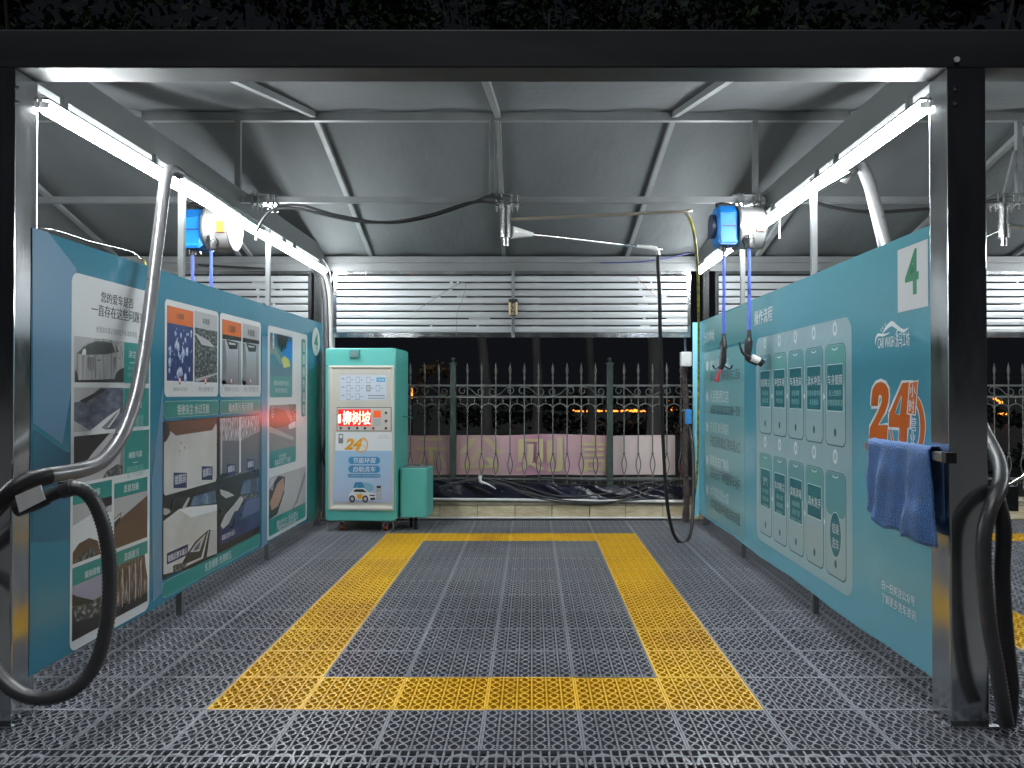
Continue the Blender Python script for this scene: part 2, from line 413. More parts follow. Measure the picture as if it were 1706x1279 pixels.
# partition posts standing between the bays
for X, ys in ((XL - .03, (5.03, 6.68)), (XR + .03, (5.06, 6.77))):
    for y in ys: can.part(MB().box((X - .017, y - .017, 0), (X + .017, y + .017, 2.70), steel2), 'partition_post')

# ------------------------------------------------------------------ TUBE LIGHTS
def tube_light(x, y0, y1, label, tilt=0):
    k = Kit('tube_light', label, 'light', (x, (y0 + y1) / 2, 2.70), 'tube lights under the side beams')
    k.part(MB().box((x - .019, y0, 2.634), (x + .019, y1, 2.645), stainless), 'housing')
    t = MB(); n = 10; prof = [(x + .029 * math.cos(math.radians(a)), 2.603 + .029 * math.sin(math.radians(a))) for a in np.linspace(0, 324, n)]
    vs = [(p, y, q) for y in (y0 + .012, y1 - .012) for p, q in prof]
    t.add(vs, [(q, (q + 1) % n, n + (q + 1) % n, n + q) for q in range(n)] + [tuple(range(n)), tuple(range(n, 2 * n))[::-1]], led_m); k.part(t, 'tube')
    e = MB(); k.part(MB().box((x - .02, y0, 2.6), (x + .02, y0 + .0118, 2.6275), wht), 'end_cap'); k.part(MB().box((x - .02, y1 - .0118, 2.6), (x + .02, y1, 2.6275), wht), 'end_cap')
    for yy in (y0 + .15, y1 - .15): k.part(MB().box((x - .012, yy - .012, 2.646), (x + .012, yy + .012, 2.699), steel2), 'hanger')
pos = ['nearest the open front', 'second from the front', 'third from the front', 'at the rear end']
for X, side in ((XL + .012, 'car photograph banner'), (XR - .012, 'phone drawing banner')):
    for k in range(4):
        tube_light(X, 3.535 + 1.2 * k, 3.535 + 1.2 * k + 1.19, f'lit white tube light above the {side}, {pos[k]}')
for k in range(4):
    tube_light(5.71, 3.53 + 1.2 * k, 4.72 + 1.2 * k, f'tube light on the far wall past the phone banner, {pos[k]}')
    tube_light(-6.12, 3.53 + 1.2 * k, 4.72 + 1.2 * k, f'tube light on the far wall past the photograph banner, {pos[k]}')

# ------------------------------------------------------------------ BANNERS
def banner_sheet(X, side, m, y0, y1, z0, z1):
    vs = []; fs = []; n, k = 70, 14
    for i in range(n + 1):
        for j in range(k + 1):
            y = y0 + (y1 - y0) * i / n; t = j / k
            zb = z0 + .007 * math.sin(y * 3.8) * (1 - t) + .002 * math.sin(y * 13)
            vs.append((X - side * .001 * math.sin(y * 2.3 + t * 2) * (1 - t), y, zb + (z1 - zb) * t))
    for i in range(n):
        for j in range(k): a = i * (k + 1) + j; fs.append((a, a + 1, a + k + 2, a + k + 1))
    vs2 = [(x - side * .005, y, z) for x, y, z in vs]; o = len(vs)
    rim = [i * (k + 1) for i in range(n + 1)]
    mb = MB(); mb.add(vs, fs, m, True); mb.add(vs2, [f[::-1] for f in fs], m, True)
    mb.add(vs + vs2, [(rim[i], rim[i + 1], rim[i + 1] + o, rim[i] + o) for i in range(n)] + [(rim[i] + k, rim[i] + k + o, rim[i + 1] + k + o, rim[i + 1] + k) for i in range(n)], m)
    return mb
teal_bg = ramp_mat('banner_print_left', 'grad', (3.4, 8.3), [(0, (.045, .21, .3)), (.16, (.05, .28, .33)), (.45, (.055, .31, .34)), (.72, (.055, .33, .33)), (1, (.03, .26, .23))], .17, axis='Y')
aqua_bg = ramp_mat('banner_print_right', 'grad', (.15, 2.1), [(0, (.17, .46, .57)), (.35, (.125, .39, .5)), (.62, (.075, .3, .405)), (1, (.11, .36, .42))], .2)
LBx = XL + .004; RBx = XR - .004
lb = Kit('wall_banner', 'teal vinyl banner with car photographs on white panels, beside the silver vacuum hose', 'banner', (LBx, 5.9, .16))
lb.part(banner_sheet(LBx - .0012, 1, teal_bg, 3.47, 8.31, .155, 2.065), 'sheet')
A = Art(lambda px, py: (lambda v: (v.y, v.z))(onX(px, py, LBx)), lambda a, b, l: (LBx + .0003 * l, a, b), (LBx, 5.9, .16))
blue_p = M('print_blue', (.12, .25, .38), .28); blue_d = M('print_deep_blue', (.035, .14, .22), .28); teal_p = M('print_teal', (.025, .24, .22), .28); teal_d = M('print_dark_teal', (.012, .16, .14), .28)
ink = M('print_black', (.03, .032, .035), .3); inkg = M('print_grey', (.2, .21, .22), .3); org = M('print_orange', (.62, .15, .03), .3); prw = M('print_white', (.66, .68, .7), .28)
navy = M('print_navy', (.03, .04, .12), .3); red_p = M('print_red', (.5, .03, .03), .3); brown = M('print_brown', (.12, .07, .045), .35); lgrey = M('print_light_grey', (.42, .42, .43), .3)
drops = ramp_mat('print_droplets', 'vor', 34, [(0, (.05, .09, .26)), (.3, (.03, .06, .19)), (.6, (.02, .035, .13)), (1, (.04, .08, .25))], .3, stretch=(1, 1, .7))
wetpaint = ramp_mat('print_wet_paint', 'noise', 30, [(.3, (.015, .02, .02)), (.48, (.05, .06, .06)), (.62, (.2, .22, .22)), (.75, (.5, .52, .52))], .3, stretch=(1, 1, 1.6))
dirt = ramp_mat('print_dirty_door', 'noise', 12, [(.3, (.16, .16, .16)), (.5, (.36, .36, .36)), (.7, (.5, .5, .49))], .3, stretch=(1, 3.5, .25))
bonnet = ramp_mat('print_scratched_bonnet', 'noise', 16, [(.3, (.05, .06, .09)), (.55, (.12, .14, .19)), (.8, (.24, .26, .32))], .3, stretch=(1, 1, 2))
rust = ramp_mat('print_streaks', 'noise', 20, [(.35, (.05, .03, .02)), (.55, (.12, .08, .06)), (.66, (.55, .5, .45))], .3, stretch=(1, 5, .5))
silver_g = ramp_mat('print_silver_body', 'grad', (1.2, 1.9), [(0, (.12, .13, .15)), (.5, (.42, .44, .48)), (1, (.16, .17, .19))], .3)
hood_w = M('print_white_bonnet', (.58, .58, .56), .3, nz=(2.2, .25)); hood_b = M('print_blue_bonnet', (.05, .07, .19), .3, nz=(5, .5)); sky_p = ramp_mat('print_glass', 'noise', 7, [(.35, (.04, .06, .1)), (.6, (.12, .18, .28)), (.8, (.5, .55, .6))], .3)
dark_p = M('print_dark_scene', (.035, .035, .037), .3, nz=(6, .5)); skin = M('print_skin', (.4, .24, .16), .3); yel_p = M('print_yellow_cloth', (.5, .48, .1), .3); drip = ramp_mat('print_drips', 'noise', 34, [(.35, (.06, .06, .07)), (.5, (.25, .25, .27)), (.62, (.7, .7, .72))], .3, stretch=(1, 2.2, .5))
def LP(pts): return [A.mp(*p) for p in pts]
# background shapes
A.pl('sheet_print', LP([(54, 379), (80, 386), (127, 447), (120, 640), (104, 740), (55, 704)]), blue_p, 1)
A.pl('sheet_print', LP([(55, 714), (120, 760), (118, 900), (54, 905)]), blue_d, 1)
A.pl('sheet_print', LP([(253, 800), (272, 640), (272, 985), (255, 1002)]), blue_p, 1)
A.pl('sheet_print', LP([(436, 560), (446, 560), (446, 905), (436, 912)]), blue_p, 1)
# panel with the problem list
A.rect('white_panel#a', A.fr(119.5, 452, 251, 1086), vinyl_w, 2, .05)
A.tp('lettering', '您的爱车是否', 168, 494, 222, ink, layer=3, bold=.03, hs=1.05)
A.tp('lettering', '一直存在这些问题？', 152, 514, 236, ink, layer=3, bold=.03, hs=1.05)
A.tp('lettering', '经常洗车真正怕的在于车漆的老化', 160, 548, 228, inkg, layer=3, bold=.01, hs=1.2)
def cap(px, py, px1, title, subs, m=prw):
    A.tp('lettering', title, px, py, px1, m, layer=5, bold=.02)
    a, b = A.mp(px, py); a1, _ = A.mp(px1, py); h = abs(a1 - a) / len(title); lx = (a + a1) / 2
    A.pl('lettering', [(lx - h * .7, b - h * 1.1), (lx + h * .7, b - h * 1.1), (lx + h * .7, b - h * 1.2), (lx - h * .7, b - h * 1.2)], m, 5)
    for i, s_ in enumerate(subs): A.text('lettering', s_, (lx - abs(a1 - a) * .62, b - h * (1.9 + i * .85)), (lx + abs(a1 - a) * .62, b - h * (1.9 + i * .85)), teal_lt, layer=5, bold=0)
teal_lt = M('print_pale_teal', (.3, .5, .48), .3)
for i, (y0, y1, tt, ss) in enumerate(((559, 636, '浮尘', ['道路上的灰尘', '吸附车漆']), (645, 720, '水渍斑点', ['雨水残留在表面', '形成斑点']), (727, 806, '树胶鸟粪', ['腐蚀车漆难以清洗', '留下印痕']))):
    f_ = A.fr(123, y0, 206, y1); A.rect('photo_print#a%d' % i, f_, (dirt, bonnet, lgrey)[i], 3)
    nm = 'photo_print#a%d' % i
    if i == 0:
        Q = lambda pts: LP([(100 + x_ / 4.92, 440 + y_ / 4.92) for x_, y_ in pts])
        A.pl(nm, Q([(122, 590), (518, 640), (518, 720), (122, 740)]), lgrey, 4)
        A.pl(nm, Q([(122, 740), (165, 690), (210, 652), (255, 625), (300, 612), (360, 610), (420, 622), (470, 645), (505, 672), (520, 760), (517, 860), (460, 932), (300, 945), (150, 950), (122, 890)]), dirt, 5)
        A.pl(nm, Q([(134, 734), (172, 695), (216, 662), (258, 642), (300, 631), (360, 632), (420, 646), (455, 675), (482, 716), (380, 738), (250, 742)]), ramp_mat('print_window', 'noise', 6, [(.3, (.03, .035, .035)), (.6, (.1, .11, .11)), (.8, (.22, .23, .23))], .3), 6)
        A.pl(nm, Q([(425, 650), (440, 656), (462, 712), (450, 716)]), lgrey, 7); A.pl(nm, Q([(174, 742), (184, 700), (202, 688), (212, 716), (206, 742)]), prw, 7)
        A.pl(nm, Q([(283, 745), (287, 745), (292, 930), (287, 932)]), ink, 6); A.pl(nm, Q([(300, 792), (312, 780), (332, 782), (330, 790), (312, 790)]), ink, 6); A.pl(nm, Q([(478, 770), (494, 766), (494, 774), (480, 778)]), ink, 6)
        for x_ in (222, 232, 244, 255, 268, 436, 446): A.pl(nm, Q([(x_, 762), (x_ + 7, 762), (x_ + 6, 850 + x_ % 37), (x_ + 2, 860 + x_ % 37)]), dark_p, 6)
        A.pl(nm, Q([(118, 868), (128, 872), (142, 905), (150, 968), (118, 968)]), ink, 7); A.pl(nm, Q([(440, 968), (452, 905), (478, 868), (520, 846), (520, 968)]), ink, 7); A.pl(nm, Q([(118, 950), (300, 946), (520, 936), (520, 968), (118, 968)]), ink, 8)
    if i == 1:
        A.fp(nm, f_, [(0, 0), (.5, 0), (.2, .3), (0, .34)], lgrey, 4); A.fp(nm, f_, [(.1, .3), (.55, .02), (.62, .05), (.2, .36)], ink, 5)
        A.fp(nm, f_, [(0, .74), (.22, .92), (.3, 1), (0, 1)], lgrey, 4); A.fp(nm, f_, [(.3, 1), (.62, .72), (.92, .5), (.9, .62), (.7, .94), (.6, 1)], prw, 4); A.fp(nm, f_, [(.52, .95), (.9, .55), (.8, .72), (.62, 1)], inkg, 5)
    if i == 2:
        A.fp(nm, f_, [(0, 0), (.7, 0), (.35, .4), (0, .9)], dark_p, 4); A.fp(nm, f_, [(.55, 1), (.62, .86), (.86, .74), (.97, .8), (.98, 1)], wetpaint, 5); A.fp(nm, f_, [(.95, .3), (1, .25), (1, 1), (.9, .9)], inkg, 4)
    gA = A.fr(206.5, y0 + 4, 248, y1 - 2); gA = (gA[0], f_[1], gA[2], f_[3]); A.rect('caption_box', gA, teal_p, 4)
    cap(214, (y0 + y1) / 2 - 8, 236 if len(tt) > 2 else 226, tt, ss)
grid = [(121, 812, 186, 842, 940, '车身划痕'), (190, 806, 245.5, 831, 915, '恶意划痕'), (120, 947, 186, 977, 1069, '酸雨侵蚀'), (191, 921, 245.5, 944, 1030, '漆面脏污')]
for i, (p0, y0, p1, y1, y2, tt) in enumerate(grid):
    A.rect('caption_box', A.fr(p0, y0, p1, y1), teal_p, 4)
    f_ = A.fr(p0, y1, p1, y2); nm = 'photo_print#b%d' % i; A.rect(nm, f_, (lgrey, brown, dark_p, rust)[i], 3)
    if i == 0:
        A.fp(nm, f_, [(0, .35), (.6, .2), (1, .3), (1, 1), (0, 1)], prw, 4); A.fp(nm, f_, [(0, .8), (.15, .68), (.4, .64), (.62, .74), (.7, 1), (0, 1)], brown, 5); A.fp(nm, f_, [(.5, 0), (1, 0), (1, .16), (.6, .2)], dark_p, 5); A.fp(nm, f_, [(0, .98), (.3, .82), (.55, .86), (.6, 1)], wetpaint, 6)
    if i == 1:
        A.fp(nm, f_, [(0, 0), (1, 0), (1, .1), (.4, .34), (0, .5)], lgrey, 4); A.fp(nm, f_, [(0, .4), (.2, .3), (.16, .5), (0, .58)], ink, 5); A.fp(nm, f_, [(0, .42), (.18, .34), (.16, .38), (0, .46)], prw, 6)
    if i == 2:
        A.fp(nm, f_, [(0, 0), (1, 0), (1, .5), (.5, .42), (0, .16)], M('print_lilac', (.28, .28, .38), .3), 4); A.fp(nm, f_, [(0, .14), (.3, .35), (.28, .4), (0, .2)], ink, 5); A.fp(nm, f_, [(0, .36), (.4, .44), (.95, .4), (1, .62), (.5, .74), (.1, .68)], wetpaint, 5)
    if i == 3:
        A.fp(nm, f_, [(0, .8), (1, .82), (1, 1), (0, 1)], dark_p, 4); A.fp(nm, f_, [(.9, 0), (1, 0), (1, .5), (.95, .3)], prw, 4)
        for q in (.2, .4, .58, .76): A.fp(nm, f_, [(q, .1), (q + .03, .1), (q + .05, .5), (q + .03, .86), (q + .01, .86), (q + .02, .5)], lgrey, 5)
    px_ = (p0 + p1) / 2; A.tp('lettering', tt, px_ - 12, (y0 + y1) / 2 - 4, px_ + 13, prw, layer=5, bold=.015, hs=1.05)
# result cards
def card(nm, p0, y0, p1, y1): A.rect('white_panel#' + nm, A.fr(p0, y0, p1, y1), vinyl_w, 2, .035)
card('c', 274.5, 497, 364, 661); card('d', 366.5, 520, 434.5, 661)
for (p0, ya, yb, yc, p1, top, body, nm, tx) in ((278, 508, 537, 634, 322, org, drops, 'c0', '已镀膜'), (324, 517, 545, 636, 362, lgrey, wetpaint, 'c1', '未镀膜'), (370, 531, 556, 640, 402, org, silver_g, 'c2', '已镀膜'), (404, 538, 562, 641, 432, lgrey, silver_g, 'c3', '未镀膜')):
    A.rect('photo_print#' + nm, A.fr(p0, ya, p1, yb), top, 3); f_ = A.fr(p0, yb, p1, yc); N_ = 'photo_print#' + nm; A.rect(N_, f_, body, 3)
    if nm in ('c2', 'c3'):
        A.fp(N_, f_, [(0, 0), (1, 0), (1, .08), (0, .1)], dark_p, 4); A.fp(N_, f_, [(.2, .1), (.8, .12), (.78, .26), (.35, .28)], ink, 4); A.fp(N_, f_, [(.3, .14), (.7, .15), (.68, .18), (.36, .19)], lgrey, 5)
        A.fp(N_, f_, [(0, .12), (.14, .12), (.22, .5), (.2, 1), (0, 1)], inkg, 4); A.fp(N_, f_, [(.84, .12), (.87, .12), (.87, 1), (.84, 1)], ink, 4)
        for q in range(1, 4): A.fp(N_, f_, [(0, 1 - .08 * q), (1, 1 - .08 * q), (1, 1), (0, 1)], (inkg, dark_p, ink)[q - 1], 4 + 0)if q == 1 else None
    if nm == 'c0':
        for _ in range(46):
            u, v = random.uniform(.05, .95), random.uniform(.03, .95); s_ = random.choice((.012, .018, .03, .05)); a = f_[0] + (f_[2] - f_[0]) * u; b = f_[1] + (f_[3] - f_[1]) * v
            A.ell(N_, (a, b), s_ * .42, s_ * .6, M('print_drop_light', (.32, .42, .62), .3), 4, 10); A.ell(N_, (a - s_ * .1, b + s_ * .14), s_ * .2, s_ * .3, prw, 5, 8)
    if nm == 'c1': A.fp(N_, f_, [(0, .1), (.6, .2), (.9, .32), (.3, .3)], lgrey, 4); A.fp(N_, f_, [(0, .95), (1, .8), (1, .84), (.1, 1)], lgrey, 4)
    m_ = (p0 + p1) / 2; A.tp('lettering', tx, m_ - 6, (ya + yb) / 2 + 3, m_ + 6, ink, layer=4, bold=.01)
    A.tp('lettering', '强效疏水 抗污自洁' if 'c0' in nm or 'c2' in nm else '积水 易附着污渍', m_ - 12, 648, m_ + 12, inkg, layer=4, bold=0)
    A.ell('lettering', A.mp(m_ - 1, 634), .02, .024, red_p, 6, 12); A.ell('lettering', A.mp(m_ - 1, 634), .013, .016, prw, 7, 12)
for p0, p1, y0, y1, tx, w0, w1 in ((272.5, 364, 668, 697, '拒绝灰尘 水过无痕', 295, 348), (366.5, 433, 667, 690, '吸水防污 标污防晒', 381, 421)):
    A.rect('caption_border', A.fr(p0, y0, p1, y1), M('print_line', (.25, .45, .45), .3), 3, .03); f_ = A.fr(p0 + .5, y0 + 1, p1 - .5, y1 - 1); A.rect('caption_box', f_, teal_p, 4, .028)
    A.tp('lettering', tx, w0, (y0 + y1) / 2, w1, prw, layer=5, bold=.015, hs=1.15)
f_ = A.fr(271, 702, 434, 966); A.rect('photo_board', f_, dark_p, 2)
p1_ = A.fr(273, 712, 361, 826); A.rect('photo_print#d0', p1_, hood_w, 3, .03)
A.fp('photo_print#d0', p1_, [(0, -.08), (1, -.08), (.98, .02), (.9, .12), (.2, .14), (.1, .06)], brown, 4); A.fp('photo_print#d0', p1_, [(0, -.08), (.08, -.04), (.1, .1), (.04, .2), (0, .22)], ink, 5)
for u, v in ((.28, .25), (.25, .37), (.34, .33)): A.fp('photo_print#d0', p1_, [(u, v), (u + .02, v), (u + .015, v + .04)], ink, 5)
p2_ = A.fr(366, 697, 432, 799); A.rect('photo_print#d1', p2_, silver_g, 3); A.fp('photo_print#d1', p2_, [(0, 0), (1, 0), (1, .3), (.5, .42), (0, .36)], drip, 4); A.fp('photo_print#d1', p2_, [(.46, 0), (.5, 0), (.5, .96), (.46, .98)], prw, 5); A.fp('photo_print#d1', p2_, [(0, .9), (.45, .96), (0, 1)], dark_p, 5); A.fp('photo_print#d1', p2_, [(.02, 0), (.06, 0), (.05, .9), (.02, .95)], lgrey, 5)
N_ = 'photo_print#d2'
A.pl(N_, LP([(272, 838), (300, 830), (318, 815), (361, 806), (361, 932), (272, 962)]), dark_p, 3)
A.pl(N_, LP([(272, 868), (298, 848), (315, 844), (361, 840), (361, 886), (348, 882), (338, 930), (292, 952), (272, 957)]), hood_w, 4)
A.pl(N_, LP([(298, 849), (315, 845), (361, 841), (361, 850), (318, 862)]), prw, 5)
A.pl(N_, LP([(316, 843), (323, 827), (358, 817), (360, 838)]), sky_p, 5); A.pl(N_, LP([(303, 846), (313, 829), (316, 829), (309, 846)]), lgrey, 5)
A.pl(N_, LP([(347, 882), (325, 902), (312, 921), (300, 943), (335, 928)]), ink, 5); A.pl(N_, LP([(343, 888), (327, 904), (316, 920), (332, 918)]), lgrey, 6); A.pl(N_, LP([(334, 900), (325, 911), (322, 918), (331, 914)]), sky_p, 7)
A.pl(N_, LP([(288, 942), (300, 938), (312, 940), (300, 950), (288, 953)]), wetpaint, 6); A.pl(N_, LP([(272, 846), (281, 848), (284, 853), (276, 858), (272, 857)]), lgrey, 5); A.pl(N_, LP([(350, 884), (361, 882), (361, 922), (344, 928)]), lgrey, 5)
N_ = 'photo_print#d3'; A.pl(N_, LP([(364, 804), (400, 800), (432, 792), (432, 903), (364, 926)]), dark_p, 3)
A.pl(N_, LP([(366, 882), (380, 851), (400, 826), (432, 820), (432, 876), (366, 908)]), hood_b, 4); A.pl(N_, LP([(400, 824), (406, 801), (431, 795), (431, 819)]), sky_p, 4)
A.pl(N_, LP([(367, 875), (375, 857), (390, 840), (400, 827), (406, 830), (396, 850), (390, 852), (381, 872), (371, 881)]), lgrey, 5); A.pl(N_, LP([(366, 815), (380, 819), (390, 825), (376, 830), (368, 824)]), lgrey, 5); A.pl(N_, LP([(400, 826), (430, 821), (426, 829), (408, 831)]), wetpaint, 6); A.pl(N_, LP([(410, 834), (432, 828), (432, 850), (400, 866)]), M('print_blue_sheen', (.09, .12, .26), .3), 5)
for tx, a_, y_, b_ in (('镀膜前', 290, 800, 309), ('镀膜后', 337, 788, 352), ('镀膜前', 379, 782, 390), ('镀膜后', 412, 774, 422), ('镀膜后整车展示', 279, 931, 311), ('镀膜后整车展示', 369, 896, 391)):
    q0 = A.mp(a_ - 1.5, y_); q1 = A.mp(b_ + 1.5, y_); hh = (q1[0] - q0[0]) / (len(tx) + .4) * .85; A.pl('lettering', [(q0[0], q0[1] - hh), (q1[0], q1[1] - hh), (q1[0], q1[1] + hh), (q0[0], q0[1] + hh)] if len(tx) == 3 else [(q0[0], q0[1] - hh)] + [(q1[0], q0[1] - hh), (q1[0], q0[1] + hh), (q0[0], q0[1] + hh)], navy, 8); A.tp('lettering', tx, a_, y_, b_, prw, layer=9, bold=.01, hs=1.1)
A.rect('caption_border', A.fr(270, 970, 433, 999), M('print_line', (.25, .45, .45), .3), 3, .045); A.rect('caption_box', A.fr(270.4, 971, 432.7, 998), teal_p, 4, .044); A.tp('lettering', '车身焕新 光滑如玉', 341, 946, 385, prw, layer=5, bold=.015, hs=1.1)
# steps card
card('e', 446, 541, 512, 901); 
def step(nm, p0, y0, p1, y1, y2, base, lines):
    f_ = A.fr(p0, y0, p1, y2); A.rect('photo_print#' + nm, f_, teal_p, 3, .03); q_ = A.fr(p0, y0, p1, y1); A.rect('photo_print#' + nm, q_, base, 4, .02)
    for i, s_ in enumerate(lines):
        w_ = (p1 - p0) * .033 * len(s_); m0 = (p0 + p1) / 2 - w_; m1 = (p0 + p1) / 2 + w_; yy = y1 + (y2 - y1) * (.34 + .34 * i); A.tp('lettering', s_, m0, yy, m1, prw, layer=6, bold=0, hs=1.1)
    return q_, 'photo_print#' + nm
q_, n_ = step('e0', 449.5, 553, 487, 625, 662, blue_d, ['确保车身表面干净无灰', '用干毛巾擦拭水渍'])
A.fp(n_, q_, [(.3, 0), (.8, .02), (.7, .3), (.5, .42), (.35, .3)], dark_p, 5); A.fp(n_, q_, [(.55, .42), (.75, .15), (1, .1), (1, .6), (.8, .7)], bluep, 5); A.fp(n_, q_, [(.48, .6), (.62, .5), (.85, .58), (.9, .74), (.6, .8)], yel_p, 6); A.fp(n_, q_, [(.0, .2), (.2, .25), (.5, .62), (.45, .72), (.2, .5), (0, .5)], inkg, 6)
q_, n_ = step('e1', 448.5, 675, 493, 752, 781, inkg, ['均匀喷洒', '距离车身约三十厘米'])
A.fp(n_, q_, [(0, .1), (.2, .06), (.55, .12), (.78, .4), (.72, .5), (.1, .52), (0, .45)], brown, 5); A.fp(n_, q_, [(.0, .45), (.72, .72), (.9, .78), (.88, .86), (0, .58)], lgrey, 6); A.fp(n_, q_, [(.7, .0), (1, 0), (1, .5), (.85, .4)], wetpaint, 5); A.fp(n_, q_, [(.68, .48), (.98, .4), (.98, .56), (.72, .58)], prw, 7)
q_, n_ = step('e2', 448, 796, 509, 866, 894, lgrey, ['擦拭均匀 等待固化', '即可形成保护膜'])
A.fp(n_, q_, [(0, .3), (.22, .02), (.4, .1), (.38, .5), (.2, .95), (0, 1)], dark_p, 5); A.fp(n_, q_, [(.02, .6), (.2, .2), (.36, .1), (.38, .4), (.22, .76), (.06, .8)], skin, 6); A.fp(n_, q_, [(.95, .2), (1, .15), (1, .3), (.75, .9), (.62, 1), (.58, 1), (.72, .8)], inkg, 5)
for px_, py_, s_ in ((455, 567, '1'), (454, 687, '2'), (453, 807, '3')):
    c = A.mp(px_, py_); A.ell('lettering', c, .035, .045, prw, 7, 18, r_in=.85); A.text('lettering', s_, (c[0] - .012, c[1]), (c[0] + .012, c[1]), prw, layer=7)
A.rect('caption_box', A.fr(502, 564, 509, 694), teal_p, 4, .03)
for i, s_ in enumerate('镀膜操作流程'): 
    y_ = 577 + i * 21; A.tp('lettering', s_, 503.7, y_, 507.6, prw, layer=6, bold=.02, hs=1.2)
A.pl('sheet_print', LP([(513, 620), (536.5, 602), (530, 860), (513, 872)]), teal_d, 1)
c = A.mp(526.5, 569); ra = (A.mp(533, 569)[0] - A.mp(520, 569)[0]) / 2; A.ell('number_badge', c, ra, .14, prw, 3, 32); A.text('number_badge', '4', (c[0] - ra * .52, c[1]), (c[0] + ra * .5, c[1]), M('print_green', (.01, .2, .1), .3), layer=4, bold=.01, fit=.17)
A.finish(lb.root)

rb = Kit('wall_banner', 'pale aqua vinyl banner numbered 4 with phone step drawings, behind the blue towel', 'banner', (RBx, 5.9, .12))
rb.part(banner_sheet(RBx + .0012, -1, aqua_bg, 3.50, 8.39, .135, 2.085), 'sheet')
rb.part(MB().box((RBx - .06, 8.395, .1), (RBx - .0, 8.415, 2.085), M('print_cyan_hem', (.22, .55, .65), .3)), 'hem')
A = Art(lambda px, py: (lambda v: (v.y, v.z))(onX(px, py, RBx)), lambda a, b, l: (RBx - .0003 * l, a, b), (RBx, 5.9, .12))
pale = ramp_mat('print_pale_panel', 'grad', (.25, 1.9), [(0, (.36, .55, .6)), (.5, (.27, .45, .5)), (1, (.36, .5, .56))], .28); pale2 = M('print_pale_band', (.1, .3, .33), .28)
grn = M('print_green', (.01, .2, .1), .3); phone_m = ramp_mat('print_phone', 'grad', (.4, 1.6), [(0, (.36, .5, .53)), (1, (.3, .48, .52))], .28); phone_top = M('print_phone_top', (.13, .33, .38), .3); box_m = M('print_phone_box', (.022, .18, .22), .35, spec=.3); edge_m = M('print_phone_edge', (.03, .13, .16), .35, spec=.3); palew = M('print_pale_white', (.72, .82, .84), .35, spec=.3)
def RP(pts): return [A.mp(*p) for p in pts]
A.pl('sheet_print', RP([(1166, 536), (1247, 506), (1247, 566), (1168, 586)]), pale2, 1)
A.rect('panel', A.fr(1174, 588, 1240, 855), M('print_list_panel', (.2, .44, .48), .28), 1)
A.tp('lettering', '分店地址', 1173, 563, 1190, palew, layer=3, bold=.02)
shops = (('城东公园南门店', '城东公园南门停车场向东二百米'), ('人民路西口店', '人民路与建设路交叉口东侧一百米'), ('开发区商贸城店', '开发区商贸城北门停车场入口'), ('高铁站东广场店', '高铁站东广场地面停车场内'), ('大学城北街分店', '大学城北街中段加油站对面'))
for i, (h_, d_) in enumerate(shops):
    y_ = (609, 660, 710, 765, 815)[i]; A.tp('lettering', h_, 1183, y_, 1214, palew, layer=3, bold=.01); A.tp('lettering', d_, 1183, (627, 681, 733, 785, 836)[i], 1233, ink, layer=3, bold=.015, hs=1.25)
    c = A.mp(1178.5, y_ + 1); A.ell('lettering', c, .05, .05, palew, 3, 16)
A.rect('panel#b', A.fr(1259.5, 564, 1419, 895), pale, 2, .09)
A.tp('lettering', '操作流程', 1257, 531, 1287, palew, layer=3, bold=.02)
steps1 = (('智能吸尘', ['扫码启动', '按吸尘键']), ('冲洗车身', ['按清水键', '冲洗车身', '由上到下']), ('车身泡沫', ['按泡沫键', '喷洒泡沫', '均匀覆盖']), ('清水冲洗', ['按清水键冲净', '车身泡沫']), ('车身镀膜', ['按上述顺序', '按镀膜键喷洒']))
steps2 = (('空气', ['吹干缝隙', '残留水珠', '按空气键']), ('车内吸尘', ['按吸尘键', '清洁脚垫', '座椅灰尘']), ('臭氧消毒', ['按消毒键', '关闭门窗', '等待三分钟']), ('清水洗手', []), ('结束洗车', []))
